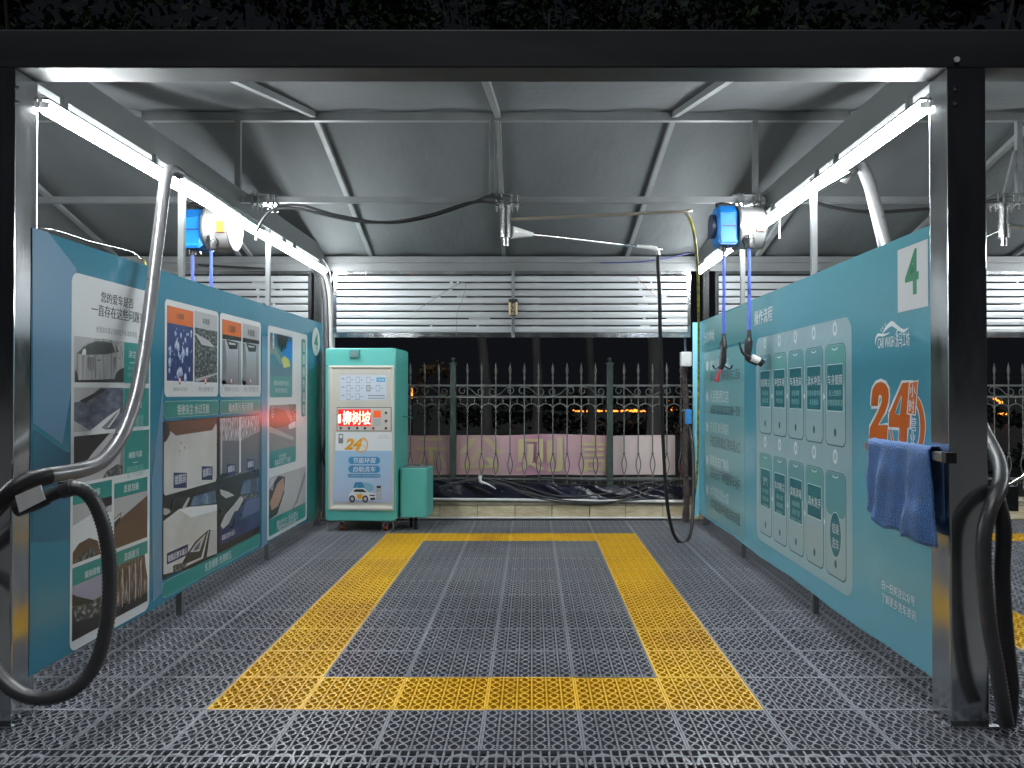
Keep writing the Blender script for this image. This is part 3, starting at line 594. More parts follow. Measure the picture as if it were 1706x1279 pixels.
for row, (zt, zb, stp) in enumerate(((1.635, 1.068, steps1), (.912, .325, steps2))):
    for k in range(5):
        a0 = 6.155 - .346 * k; a1 = a0 - .30; fr_ = (a0, zt, a1, zb); nm = 'phone_print#%d%d' % (row, k)
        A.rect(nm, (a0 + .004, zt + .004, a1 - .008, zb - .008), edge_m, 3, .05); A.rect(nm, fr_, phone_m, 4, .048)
        f2 = (a0, zt, a1, zt - (zt - zb) * .42); A.rect(nm, (a0 - .004, zt - .004, a1 + .004, f2[3]), (phone_top, M('print_phone_top_green', (.12, .37, .36), .3), M('print_phone_top_aqua', (.12, .34, .38), .3))[(k + row) % 3], 5, .045)
        A.ell(nm, ((a0 + a1) / 2, zb + .07), .018, .024, edge_m, 5, 14); A.ell(nm, ((a0 + a1) / 2, zt - .012), .05, .02, palew, 6, 10, r_in=.75, t0=200, t1=340)
        A.ell('lettering', ((a0 + a1) / 2, zt + .09), .032, .042, palew, 4, 18, r_in=.55)
        if k < 4: A.fp('lettering', (a1, zb + (zt - zb) * .52, a1 - .046, zb + (zt - zb) * .44), [(.2, 0), (.9, .5), (.2, 1)], palew, 4)
        t_, ls = stp[k]; mid = (a0 + a1) / 2
        if row == 1 and k == 4:
            A.ell(nm, (mid, .56), .088, .13, palew, 6, 28); A.ell(nm, (mid, .56), .084, .126, box_m, 7, 28)
            for q, s_ in enumerate(('结束', '洗车')): A.text('lettering', s_, (mid + .052, .595 - q * .085), (mid - .052, .595 - q * .085), prw, layer=8, bold=.015, hs=1.2)
            continue
        bt = zt - (zt - zb) * (.20 if row == 0 else .19); bb = zt - (zt - zb) * (.66 if not (row == 1 and k == 3) else .52)
        A.rect(nm, (a0 - .026, bt + .004, a1 + .026, bb - .004), palew, 6, .012); A.rect(nm, (a0 - .03, bt, a1 + .03, bb), box_m, 7, .01)
        n_c = len(t_); wd = .056 * n_c * .5; zc = bt - (.085 if not (row == 1 and k == 3) else .1); A.text('lettering', t_, (mid + wd, zc), (mid - wd, zc), prw, layer=8, bold=.02, hs=1.1)
        for q, s_ in enumerate(ls): A.text('lettering', s_, (mid + .019 * len(s_), zc - .075 - .055 * q), (mid - .019 * len(s_), zc - .075 - .055 * q), teal_lt, layer=8, bold=.01)
A.rect('number_sheet', A.fr(1495.5, 417, 1546, 521), vinyl_w, 2)
p = A.mp(1508, 457); q = A.mp(1531, 457); A.text('number_sheet', '4', p, (q[0], p[1]), M('print_leaf_green', (.005, .23, .1), .3), layer=3, bold=.02, fit=.205)
# logo: car silhouette stroke made of crescents, with the lettering below
def stroke(part, pts, ws, m, layer=3, n=8):
    P = smooth_path([Vector((*A.mp(*q_), 0)) for q_ in pts], n); W = np.interp(np.linspace(0, 1, len(P)), np.linspace(0, 1, len(ws)), ws); L_ = []; R_ = []
    for k, p_ in enumerate(P):
        d = (P[min(k + 1, len(P) - 1)] - P[max(k - 1, 0)]).normalized(); nn = Vector((-d.y, d.x, 0)) * W[k] / 2; L_.append(p_ + nn); R_.append(p_ - nn)
    A.mb(part).add([A.to3(v_.x, v_.y, layer) for v_ in L_ + R_], [(k, k + 1, len(P) + k + 1, len(P) + k) for k in range(len(P) - 1)], m)
stroke('logo', [(1459, 575), (1459, 566), (1463, 558), (1472, 558), (1483, 554)], [.002, .012, .016, .012, .002], palew)
stroke('logo', [(1470, 556), (1476, 547), (1486, 539), (1495, 545), (1505, 551), (1514, 546)], [.002, .016, .026, .02, .018, .002], palew)
stroke('logo', [(1493, 557), (1495, 551), (1501, 548)], [.004, .008, .002], palew)
for a_, b_ in ((1468, 549), (1471, 545), (1475, 540)): stroke('logo', [(a_, b_ + 3), (a_ + .6, b_ - 2)], [.008, .004], palew, n=2)
A.tp('logo', 'CAR WASH 洗马工坊', 1462.5, 571, 1515.5, palew, layer=3, bold=.02, hs=2.0)
# big 24
LP_ = RP
orange_p = M('print_deep_orange', (.62, .13, .008), .3)
def ZP(pts): return [(1240 + x_ / 5.328, 500 + y_ / 5.328) for x_, y_ in pts]
two = ZP([(1128, 938), (1132, 840), (1142, 785), (1170, 740), (1213, 722), (1256, 740), (1280, 785), (1286, 850), (1278, 915), (1255, 985), (1190, 1108), (1276, 1108), (1270, 1240), (1108, 1230), (1118, 1128), (1190, 990), (1222, 905), (1222, 855), (1207, 836), (1194, 850), (1188, 940)])
four = ZP([(1288, 1005), (1405, 735), (1490, 722), (1462, 1012), (1475, 1015), (1470, 1132), (1450, 1132), (1442, 1262), (1372, 1250), (1378, 1130), (1285, 1124)])
for g_ in (two, four): stroke('big_number', g_ + [g_[0]], [.03, .03], palew, layer=3, n=1); A.pl('big_number', LP_(g_), orange_p, 4)
A.pl('big_number', LP_(ZP([(1398, 850), (1382, 1012), (1340, 1008)])), aqua_bg, 6); stroke('big_number', ZP([(1398, 850), (1382, 1012), (1340, 1008), (1398, 850)]), [.008, .008], palew, layer=5, n=1)
arc = ZP([(1530, 885), (1560, 950), (1580, 1050), (1584, 1150), (1566, 1275), (1535, 1340)]); stroke('big_number', arc, [.05, .06, .05], palew, layer=2); stroke('big_number', arc, [.035, .045, .035], orange_p, layer=3)
arc = ZP([(1300, 1145), (1318, 1240), (1345, 1330), (1400, 1400)]); stroke('big_number', arc, [.03, .03], palew, layer=2); stroke('big_number', arc, [.018, .018], orange_p, layer=3)
A.pl('big_number', LP_(ZP([(1466, 728), (1550, 706), (1525, 1026), (1444, 1012)])), palew, 5); A.pl('big_number', LP_(ZP([(1473, 738), (1542, 718), (1518, 1014), (1453, 1003)])), orange_p, 6)
for s_, x_, y_, m_ in (('小', 1498, 800, palew), ('时', 1488, 940, palew), ('营', 1506, 1100, palew), ('业', 1498, 1215, palew)):
    (q0, q1) = ZP([(x_ - 24, y_), (x_ + 24, y_)]); A.tp('big_number', s_, q0[0], q0[1], q1[0], m_, layer=7, bold=.02, hs=1.15)
A.tp('lettering', '扫一扫关注公众号', 1469, 972, 1524, palew, layer=2, bold=.01, hs=1.1); A.tp('lettering', '了解更多洗车资讯', 1469, 994, 1526, palew, layer=2, bold=.01, hs=1.1)
A.finish(rb.root)
# blank backs of the neighbours' banners share the partitions
for X, s_, lab in ((XL - .05, -1, 'plain teal banner backing the car photograph banner'), (XR + .055, 1, 'plain teal banner backing the phone drawing banner')):
    k = Kit('wall_banner', lab, 'banner', (X, 5.9, .16)); k.part(banner_sheet(X, s_, teal_bg, 3.53, 8.3, .16, 2.04), 'sheet')

# ------------------------------------------------------------------ LOUVRE SCREENS
def louvre(x0, x1, label):
    y = 8.46; k = Kit('louvre_screen', label, 'louvre', ((x0 + x1) / 2, y, 1.93), 'slatted aluminium screens along the rear')
    n = 9; zt, zb = 2.585, 1.985; p = (zt - zb) / (n - 1)
    for i in range(n - 1):
        z = zb + p * i
        m = MB(); prof = [(-.008, .0), (-.02, .006), (-.022, p * .5), (-.02, p - .016), (-.008, p - .010), (.006, p - .010), (.006, p - .013), (-.006, p - .014), (-.016, p - .02), (-.017, p * .5), (-.016, .01), (-.004, .003)]
        vs = [(x, y + a, z + b) for x in (x0, x1) for a, b in prof]; q = len(prof)
        m.add(vs, [(i_, (i_ + 1) % q, q + (i_ + 1) % q, q + i_) for i_ in range(q)] + [tuple(range(q)), tuple(range(q, 2 * q))[::-1]], alu); k.part(m, 'slat')
    f = MB(); f.box((x0 - .02, y - .03, zt + .002), (x1 + .02, y + .02, zt + .042), steel); k.part(f, 'top_rail')
    f = MB(); f.box((x0 - .02, y - .03, zb - .05), (x1 + .02, y + .02, zb - .003), steel); k.part(f, 'bottom_rail')
    k.part(MB().box((x0 - .022, y - .026, zb - .003), (x0 + .012, y + .012, zt + .001), steel), 'side_rail'); k.part(MB().box((x1 - .012, y - .026, zb - .003), (x1 + .022, y + .012, zt + .001), steel), 'side_rail')
    xm = onY(855, 500, y).x + (x0 + 2.03)
    k.part(MB().box((xm - .017, y - .055, zb - .052), (xm + .017, y - .031, zt + .03), steel2), 'centre_bar')
    for _ in range(22):
        c = MB()
        cx = xm + random.choice((random.uniform(-.95, -.35), random.uniform(1.25, 1.6))); i = random.randrange(1, n - 1); zz = zb + p * i - .012; L_ = random.choice((.02, .02, .03, .1, .22)); c.box((cx, y - .026, zz), (cx + L_, y - .0205, zz + .012), wht if L_ < .05 else alu); k.part(c, 'slat_clip')
    return k
louvre(-2.03, 1.62, 'silver slatted aluminium screen above the fence behind the central bay')
louvre(1.92, 5.6, 'silver slatted aluminium screen of the bay beyond the dark bunched hoses')
louvre(-6.0, -2.3, 'silver slatted aluminium screen above the car photograph banner')
c0 = onY(855, 512, 8.39); k = Kit('control_box', 'small black and gold control box hung on the rear slatted screen', 'box', c0)
gold = M('gold_trim', (.62, .5, .3), .35, .4)
k.part(MB().rbox((c0.x - .048, 8.36, c0.z - .085), (c0.x + .048, 8.402, c0.z + .085), blk, .012, 3), 'case')
k.part(MB().box((c0.x - .045, 8.352, c0.z - .08), (c0.x - .026, 8.3595, c0.z + .05), gold), 'trim'); k.part(MB().box((c0.x + .026, 8.352, c0.z - .08), (c0.x + .045, 8.3595, c0.z + .05), gold), 'trim')
k.part(MB().box((c0.x - .024, 8.354, c0.z - .078), (c0.x + .024, 8.3595, c0.z + .04), ramp_mat('box_window', 'noise', 60, [(.4, (.03, .025, .02)), (.6, (.3, .24, .15))])), 'window')
k.part(MB().tube([(c0.x, 8.385, c0.z - .085), (c0.x - .004, 8.385, c0.z - .2), (c0.x + .002, 8.39, c0.z - .29)], .006, blk, 8), 'cord')

# ------------------------------------------------------------------ WASH MACHINE
mx, my = -1.66, 8.28
mach = Kit('wash_machine', 'mint green coin wash machine with red scrolling display beside the grey conduit pipes', 'machine', (mx, my, 0))
x0, x1, yf, yb, zb, zt = -2.01, -1.31, 8.0, 8.56, .108, 1.80
b = MB(); b.rbox((x0, yf, zb), (x1, yb, zt), mint, .032, 5, 'y')
body = mach.part(b, 'body')
mach.part(MB().box((x0 + .002, yf - .006, zt - .175), (x1 - .002, yf - .0005, zt - .170), teal_d), 'seam')
nt = MB(); nt.box((-1.765, yf - .018, zt - .1), (-1.665, yf - .001, zt - .018), M('mint_dark', (.05, .25, .22), .4)); nt.box((-1.752, yf - .026, zt - .088), (-1.678, yf - .0185, zt - .03), M('smoked_glass', (.16, .24, .24), .15)); mach.part(nt, 'camera_hood')
AM = Art(lambda px, py: (x0 + (px - 544) * (x1 - x0) / 119., zt - (py - 580) * (zt - zb) / 288.), lambda a, b, l: (a, yf - .004 - .001 * l, b), (mx, my, 0))
def mfr(p0, q0, p1, q1): (a, b_), (c_, d) = AM.mp(p0, q0), AM.mp(p1, q1); return a, b_, c_, d
# cream door with a raised bevelled surround
a, b_, c_, d = mfr(550, 609, 661, 850); fm = MB()
out = [(a, b_), (c_, b_), (c_, d), (a, d)]; inn = [AM.mp(557, 615), AM.mp(655, 615), AM.mp(658, 842), AM.mp(558, 842)]
vs = [(p_, yf - .012, q_) for p_, q_ in out] + [(p_, yf - .016, q_) for p_, q_ in [(a + .018, b_ - .018), (c_ - .018, b_ - .018), (c_ - .018, d + .018), (a + .018, d + .018)]] + [(p_, yf - .003, q_) for p_, q_ in inn] + [(p_, yf - .0005, q_) for p_, q_ in out]
fs = []
for i in range(4):
    j = (i + 1) % 4; fs += [(i, j, 4 + j, 4 + i), (4 + i, 4 + j, 8 + j, 8 + i), (12 + i, 12 + j, j, i)]
fs.append((8, 9, 10, 11)); fm.add(vs, fs, cream); mach.part(fm, 'door')
scr = M('info_panel_print', (.5, .56, .64), .3); pnl = M('control_panel', (.52, .5, .46), .4)
AM.rect('info_panel', mfr(569, 625, 648, 667), scr, 2)
def icon(px, py, w_, h_, m):
    f_ = mfr(px, py, px + w_, py + h_); AM.rect('info_panel', f_, m, 3); t_ = .2
    AM.rect('info_panel', mfr(px + .6, py + .8, px + w_ - .6, py + h_ - .8), scr if m is inkg else lgrey, 4)
for i, (r0, ys) in enumerate(((570, 628), (570, 642), (570, 656))):
    AM.tp('info_panel', '步骤', 571.5, ys + 3, 577, ink, layer=3)
    for j, xx in enumerate((580, 596, 614, 630)):
        if i == 2 and j > 1: continue
        if i == 0 and j == 3: AM.rect('info_panel', mfr(631, 629, 646, 636.5), M('print_button_blue', (.08, .3, .5), .3), 3, .006); AM.tp('info_panel', '扫码付款', 633, 633, 644.5, prw, layer=4); continue
        icon(xx, ys, 7, 10, ink if (i, j) == (1, 2) else inkg); AM.fp('info_panel', mfr(xx + 9, ys + 4, xx + 13, ys + 6), [(0, 0), (1, .5), (0, 1)], inkg, 3)
AM.rect('info_panel', mfr(617, 658.5, 645, 660), inkg, 3); AM.rect('info_panel', mfr(617, 663, 645, 664.3), inkg, 3)
AM.rect('control_panel', mfr(564, 678.5, 656.5, 718.5), ink, 2); AM.rect('control_panel', mfr(565, 679.5, 655.5, 717.5), pnl, 3)
ledred = M('display_red', (.3, .01, .01), .4, emit=((.55, .012, .015), .8)); ledtxt = M('display_glyphs', (1, .6, .5), .4, emit=((1, .17, .11), 8.0))
AM.rect('display', mfr(566.5, 682, 622, 710), ledred, 4)
AM.text('display', '柳树坡', AM.mp(574, 696), AM.mp(621, 696), ledtxt, layer=5, bold=.018, fit=.135)
v0 = AM.mp(567.5, 696); AM.fp('display', mfr(567, 686, 571.5, 706), [(0, .25), (.9, .22), (.9, .32), (.5, .34), (.5, .4), (.95, .42), (.85, .95), (.4, .95), (.4, .86), (.6, .84), (.65, .5), (.4, .5), (.2, .98), (0, .98)], ledtxt, 5)
AM.rect('control_panel', mfr(626.5, 684, 638.5, 695.5), M('amber_readout', (.4, .06, .01), .4, emit=((.7, .09, .01), .5)), 5)
AM.rect('control_panel', mfr(626.5, 698, 638.5, 710), lgrey, 4)
for px_, py_, m_ in [(571, 713.5, ink), (585, 713.5, ink), (599, 713.5, ink), (612, 713.5, ink), (626, 713.5, red_p), (647.5, 688, ink), (647.5, 701.5, ink), (647.5, 713.5, ink)]:
    a, b_ = AM.mp(px_, py_); bt = MB(); bt.cyl((a, yf - .006, b_), (a, yf - .012, b_), .014, stainless, 16); bt.cyl((a, yf - .012, b_), (a, yf - .017, b_), .0095, m_, 16); mach.part(bt, 'button')
pos_b = ramp_mat('poster_sky', 'grad', (.3, .95), [(0, (.4, .46, .62)), (.45, (.36, .5, .66)), (.98, (.28, .46, .66)), (1, (.28, .46, .66))], .3)
AM.pl('poster', [AM.mp(563, 720), AM.mp(657, 720), AM.mp(660, 837), AM.mp(557, 837)], pos_b, 2); AM.pl('poster', [AM.mp(563, 720), AM.mp(657, 720), AM.mp(657.8, 751), AM.mp(561.6, 751)], prw, 3)
oy = M('print_amber', (.7, .32, .01), .3); AM.text('poster', '24', AM.mp(577, 740), AM.mp(608, 740), oy, layer=5, bold=.045, fit=.112, shear=.28)
cc = AM.mp(605, 741); AM.ell('poster', cc, .072, .076, oy, 4, 28, r_in=.86, t0=-150, t1=75)
AM.tp('poster', '小时', 606.5, 733, 613.5, oy, layer=6); AM.tp('poster', '营业', 609, 744, 615, oy, layer=6)
AM.rect('poster', mfr(567, 723, 575, 739), inkg, 4, .006); AM.rect('poster', mfr(569, 725, 573.5, 730), prw, 5)
AM.ell('poster', AM.mp(643, 728), .05, .02, lgrey, 4, 16, r_in=.8, t0=20, t1=160); AM.tp('poster', 'CAR WASH', 634, 729, 652, lgrey, layer=4)
bl = M('print_pill_blue', (.05, .24, .46), .3)
for y_, t_ in ((767, '节能环保'), (781.5, '自助洗车')): AM.rect('poster', mfr(584, y_ - 6, 637.5, y_ + 6), bl, 4, .033); AM.text('poster', t_, AM.mp(592, y_), AM.mp(630, y_), prw, layer=5, bold=.03, shear=.15)
AM.rect('poster', mfr(583, 789.5, 638.5, 795.5), bl, 4, .016); AM.tp('poster', '支持微信支付 操作简单方便快捷', 585, 792.5, 637, scr, layer=5, bold=0)
AM.fp('poster', mfr(584, 800, 640, 836), [(.15, .35), (.2, .1), (.42, .08), (.5, .35)], bl, 4); AM.ell('poster', AM.mp(612, 812), .09, .05, M('print_splash', (.2, .4, .52), .3), 4, 18)
f_ = mfr(584, 808, 632, 836)
AM.fp('poster', f_, [(.02, .55), (.1, .42), (.2, .2), (.55, .18), (.72, .42), (.95, .48), (.98, .8), (.9, .9), (.06, .85)], prw, 5); AM.fp('poster', f_, [(.16, .4), (.24, .25), (.52, .24), (.66, .42)], ink, 6); AM.fp('poster', f_, [(.3, .55), (.5, .52), (.5, .8), (.33, .82)], oy, 6)
for u in (.14, .6): a, b_ = f_[0] + (f_[2] - f_[0]) * u, f_[1] + (f_[3] - f_[1]) * .82; AM.ell('poster', (a, b_), .03, .036, ink, 7, 16); AM.ell('poster', (a, b_), .016, .02, lgrey, 8, 12)
AM.fp('poster', f_, [(.74, .56), (.94, .58), (.93, .66), (.76, .64)], ink, 6); AM.fp('poster', f_, [(.76, .76), (.95, .72), (.94, .86), (.8, .9)], ink, 6)
AM.rect('poster', mfr(631, 808, 640, 832), lgrey, 5); AM.rect('poster', mfr(632, 809, 639, 813), ink, 6); AM.rect('poster', mfr(632, 816, 636, 818), inkg, 6)
for k_, mb in AM.parts.items(): mach.part(mb, k_)
for xx in (-1.86, -1.43):
    cs = MB(); cs.cyl((xx - .018, 8.1, .035), (xx + .018, 8.1, .035), .035, M('caster_red', (.25, .04, .02), .5), 18); cw = mach.part(cs, 'caster'); fk = MB(); fk.box((xx - .026, 8.07, .03), (xx - .0185, 8.13, zb), stainless); fk.box((xx + .0185, 8.07, .03), (xx + .026, 8.13, zb), stainless); mach.part(fk, 'caster_fork', cw)
for xx, yy in ((-1.98, 8.04), (-1.34, 8.04)):
    lg = MB(); lg.cyl((xx, yy, .012), (xx, yy, zb), .007, stainless, 10); lg.cyl((xx, yy, 0), (xx, yy, .012), .022, stainless, 14); mach.part(lg, 'levelling_foot')
# side dispenser
dp = MB(); dp.rbox((x1 + .012, 8.1, .13), (x1 + .29, 8.46, .62), mint, .04, 6, 'z'); dsp = mach.part(dp, 'dispenser_box')
mach.part(MB().box((x1 - .001, 8.2, .2), (x1 + .0115, 8.4, .58), mint), 'bracket', dsp)
tp_ = MB(); tp_.rbox((x1 + .045, 8.115, .6205), (x1 + .275, 8.445, .632), M('lid_grey', (.12, .13, .13), .4), .05, 5, 'z'); tp_.cyl((x1 + .10, 8.2, .632), (x1 + .10, 8.2, .644), .04, stainless, 18); tp_.cyl((x1 + .21, 8.2, .632), (x1 + .21, 8.2, .644), .04, stainless, 18); mach.part(tp_, 'lid', dsp)
ft = MB(); ft.cyl((x1 + .16, 8.2, .0), (x1 + .16, 8.2, .129), .016, blk, 10); ft.cyl((x1 + .08, 8.35, .0), (x1 + .08, 8.35, .129), .016, blk, 10); mach.part(ft, 'foot', dsp)
tpp = MB(); tpp.tube([(x1 - .004, 8.3, 1.12), (x1 + .09, 8.28, 1.12), (x1 + .11, 8.27, 1.105)], .008, stainless, 10); mach.part(tpp, 'tap')
hs = MB(); hs.tube([(x0 + .01, 8.3, .98), (x0 - .07, 8.28, .94), (x0 - .1, 8.26, .8), (x0 - .1, 8.26, .68), (x0 - .06, 8.28, .57), (x0 + .01, 8.3, .54)], .014, blk, 10, spline=6); mach.part(hs, 'hose')
mach.root.rotation_euler.z = math.radians(-4)

# ------------------------------------------------------------------ REAR: low stone wall, pipes, iron fence, cloth banner, cables
wallk = Kit('stone_wall', 'low beige stone block wall below the iron fence at the rear', 'wall', (0, 8.9, 0))
wm = MB(); x = -3.0; wm.box((-3.2, 8.83, -.02), (6.2, 9.15, .155), M('mortar', (.12, .1, .08), .9))
while x < 6.0:
    L_ = .40 + random.uniform(-.01, .02); 
    if not (-1.02 < x + L_ / 2 < -.86): wm.rbox((x + .003, 8.80, .0), (x + L_ - .004, 8.829, .15), stone, .008, 2, 'y')
    x += L_
wallk.part(wm, 'block_course'); wallk.part(MB().box((-3.2, 8.79, .1555), (6.2, 9.16, .2), M('coping', (.42, .37, .28), .8, nz=(9, .35))), 'coping')
for z_, lab, r_ in ((.225, 'white plastic pipe lying along the top of the low stone wall', .016), (.02, 'white trim pipe on the floor along the foot of the stone wall', .012)):
    pm = MB().tube([(-1.6, 8.77, z_), (-.3, 8.775, z_ - (.01 if z_ > .1 else 0)), (.6, 8.775, z_ - (.02 if z_ > .1 else 0)), (1.62, 8.77, z_ - (.03 if z_ > .1 else 0))], r_, wht, 12, spline=6); tag(pm.build('pipe'), lab, 'pipe')
YN = 9.05
fen = Kit('iron_fence', 'ornate dark iron fence with spear tips and scrolls behind the bays', 'fence', (0, YN, .2))
posts = [onY(755, 650, YN).x + 1.735 * k for k in range(-1, 5)]
def fz(y): return onY(886, y, YN).z
for i, xp in enumerate(posts):
    m = MB(); m.rbox((xp - .034, YN - .034, .2), (xp + .034, YN + .034, fz(607)), iron, .006, 2, 'z'); o = fen.part(m, 'post')
    cpm = MB(); cpm.box((xp - .042, YN - .042, fz(607) + .001), (xp + .042, YN + .042, fz(604)), iron); cpm.cyl((xp, YN, fz(604)), (xp, YN, fz(602)), .02, iron, 12); cpm.ball((xp, YN, fz(599)), .026, iron, 12); fen.part(cpm, 'cap', o)
# one picket, copied
zb_ = .28
def picket_mb(xp):
    m = MB(); z1, z2, z3, z4 = fz(790), fz(757), fz(640), fz(604)
    m.tube([(xp, YN, zb_), (xp, YN, z1)], .0075, ironp, 6)
    for s in (-1, 1): m.tube([(xp, YN, z1), (xp + s * .012, YN, z1 + .03), (xp + s * .026, YN, (z1 + z2) / 2), (xp + s * .012, YN, z2 - .03), (xp, YN, z2)], .006, ironp, 6, spline=4)
    m.tube([(xp, YN, z2 - .005), (xp, YN, z3)], .0075, ironp, 6)
    for zz in (z2 + .01, fz(686)): m.ball((xp, YN, zz), (.017, .017, .014), ironp, 8)
    m.tube([(xp, YN, z3), (xp, YN, z3 + .05), (xp, YN, z3 + .07), (xp, YN, z3 + .1), (xp, YN, z3 + .16), (xp, YN, z4)], [.007, .009, .014, .008, .018, .001], ironp, 6)
    return m
pk0 = fen.part(picket_mb(0.), 'picket'); first = True
for i in range(len(posts) - 1):
    xa = posts[i]; xs = [xa + .158 + .1577 * k for k in range(10)]
    for xp in xs:
        if first: o = pk0; first = False
        else: o = pk0.copy(); COL.objects.link(o)
        o.location.x = xp
    for y_, hh in ((642, .011), (661, .011), (797, .012)):
        fen.part(MB().box((xa + .035, YN - .012, fz(y_) - hh), (xa + 1.70, YN + .012, fz(y_) + hh), ironp), 'rail')
    ar = MB()
    for k in range(11):
        xc = xs[0] - .1577 / 2 + .1577 * k; r_ = .0755; zc = fz(681)
        t0, t1 = (0, 90) if k == 0 else ((90, 180) if k == 10 else (0, 180))
        ar.tube([(xc + r_ * math.cos(math.radians(t)), YN, zc + r_ * .75 * math.sin(math.radians(t))) for t in np.linspace(t0, t1, 10)], .0065, ironp, 6); ar.tube([(xc, YN, zc + r_ * .75), (xc, YN, fz(661))], .006, ironp, 6)
    fen.part(ar, 'arch_band')
    sm = MB()
    for k in range(5):
        xc = xa + .035 + .333 * (k + .5); zm = (fz(642) + fz(661)) / 2; hh = .05; fl = -1 if k % 2 else 1
        S = [(-.15, .02), (-.135, .04), (-.1, .045), (-.06, .02), (0, 0), (.06, -.02), (.1, -.045), (.135, -.04), (.15, -.02)]
        pts = []
        for q in range(15): t = q / 14 * math.pi * 1.75; rr_ = .042 * (1 - .45 * q / 14); pts.append((xc - .1 + rr_ * math.cos(math.pi * .5 + t) , YN, zm + fl * (.006 + rr_ * math.sin(math.pi * .5 + t))))
        sm.tube(pts, .005, ironp, 6)
        sm.tube([(xc - .1, YN, zm + fl * .048), (xc - .02, YN, zm + fl * .03), (xc + .05, YN, zm - fl * .03), (xc + .1, YN, zm - fl * .048)], .005, ironp, 6, spline=5)
        pts = [(2 * xc - p_[0], YN, 2 * zm - p_[2]) for p_ in pts]; sm.tube(pts, .005, ironp, 6)
    fen.part(sm, 'scroll_band')
    lo = MB()
    for k in range(6):
        xc = xa + .16 + .28 * k; zc = .36
        lo.tube([(xc + .075 * (1 - .06 * q / 2) * math.cos(q * .42), YN + .002, zc + .06 * (1 - .05 * q / 2) * math.sin(q * .42)) for q in range(17)], .0055, ironp, 6)
    lo.box((xa + .05, YN - .004, .4135), (xa + 1.69, YN + .006, .4265), ironp); fen.part(lo, 'lower_scroll')
cl = Kit('cloth_banner', 'faded pink cloth banner with yellow characters tied behind the iron fence', 'banner', (0, 9.12, .44))
vs = []; fs = []; n_, k_ = 120, 10
def cly(x, t): return 9.115 + .008 * math.sin(x * 8 + 2 * t) + .006 * math.sin(x * 21)
for i in range(n_ + 1):
    for j in range(k_ + 1):
        x = -1.9 + 3.5 * i / n_; t = j / k_; vs.append((x, cly(x, t) , fz(791) - .006 + .004 * math.sin(6 * x) + (fz(724) + .006 * math.sin(3 * x + 1) - fz(791)) * t))
for i in range(n_):
    for j in range(k_): a = i * (k_ + 1) + j; fs.append((a, a + 1, a + k_ + 2, a + k_ + 1))
pk = ramp_mat('faded_cloth', 'grad', (-1.9, 1.65), [(0, (.58, .34, .34)), (.3, (.6, .38, .4)), (.42, (.62, .42, .44)), (.55, (.5, .26, .36)), (.62, (.6, .38, .44)), (.76, (.6, .4, .42)), (.8, (.66, .54, .54)), (1, (.66, .55, .52))], .75, axis='X')
m = MB(); m.add(vs, fs, pk, True); o = cl.part(m, 'cloth')
AC = Art(lambda px, py: (lambda v: (v.x, v.z))(onY(px, py, 9.1)), lambda a, b, l: (a, 9.099 - .001 * l, b), (0, 9.12, .44))
yc_ = M('faded_yellow_print', (.6, .55, .26), .75, nz=(5, .2), col2=(.6, .46, .36))
for s_, a_, b_ in (('示', 690, 742), ('公', 762, 836), ('则', 858, 934), ('言', 965, 1014)): AC.text('lettering#' + s_, s_, AC.mp(a_, 757), AC.mp(b_, 757), yc_, layer=1, bold=.045, fit=.38)
for k2, mb in AC.parts.items(): cl.part(mb, k2.split('#')[0])
# red strip of cloth tied at its right end
vs = []; fs = []
for j in range(13):
    z = fz(723) - .46 * j / 12; xx = onY(1133, 750, 9.0).x + .02 * math.sin(j * .5) + .03 * j / 12
    for q in range(5): vs.append((xx + .012 * q + .004 * math.sin(j + q), 8.99 + .008 * math.sin(q * 2 + j * .6), z))
for j in range(12):
    for q in range(4): a = j * 5 + q; fs.append((a, a + 1, a + 6, a + 5))
m = MB(); m.add(vs, fs, M('red_cloth', (.5, .02, .02), .8), True); tag(m.build('cloth_strip'), 'red cloth strip hanging at the plain end of the pink banner', 'cloth')
# black plastic sheet lying along the wall
vs = []; fs = []; n_, k_ = 110, 8
for i in range(n_ + 1):
    for j in range(k_ + 1):
        x = -1.35 + 3.0 * i / n_; t = j / k_; vs.append((x, 8.90 + .06 * t + .02 * math.sin(x * 9 + t * 5) + .012 * math.sin(x * 23 + t * 9), .205 + .2 * t * (1 - .35 * max(0, min(1, (x + .2) / 1.2))) + .01 * math.sin(x * 14)))
for i in range(n_):
    for j in range(k_): a = i * (k_ + 1) + j; fs.append((a, a + 1, a + k_ + 2, a + k_ + 1))
m = MB(); m.add(vs, fs, M('black_plastic_film', (.012, .013, .028), .22, bump=(14, .5)), True); tag(m.build('plastic_sheet'), 'crumpled blue black plastic sheet lying on the low stone wall', 'sheet')
sheet_cables = [([(735, 815), (800, 796), (860, 806), (930, 826), (1010, 822), (1060, 808), (1100, 800)], .008), ([(750, 806), (820, 800), (880, 822), (960, 834), (1040, 826), (1090, 806)], .008), ([(800, 797), (850, 804), (900, 826), (970, 836), (1030, 830), (1075, 812), (1110, 804)], .009), ([(780, 800), (840, 808), (890, 828), (960, 838), (1040, 832), (1120, 800)], .008), ([(725, 800), (850, 795), (980, 800), (1140, 801)], .007), ([(820, 800), (920, 806), (1040, 808), (1138, 804)], .006), ([(730, 812), (790, 797), (830, 803), (870, 818), (930, 832), (1000, 836), (1080, 830)], .009)]
for i, (pts, r_) in enumerate(sheet_cables):
    m = MB().tube(path([(a, b_, 8.76 + .012 * (i % 3)) for a, b_ in pts]), r_, blk if i % 3 else M('grey_cable', (.06, .06, .06), .5), 8, spline=8)
    tag(m.build('cable'), 'black cable slung in a sagging bundle above the low stone wall', 'cable', 'cables bundled above the low wall')
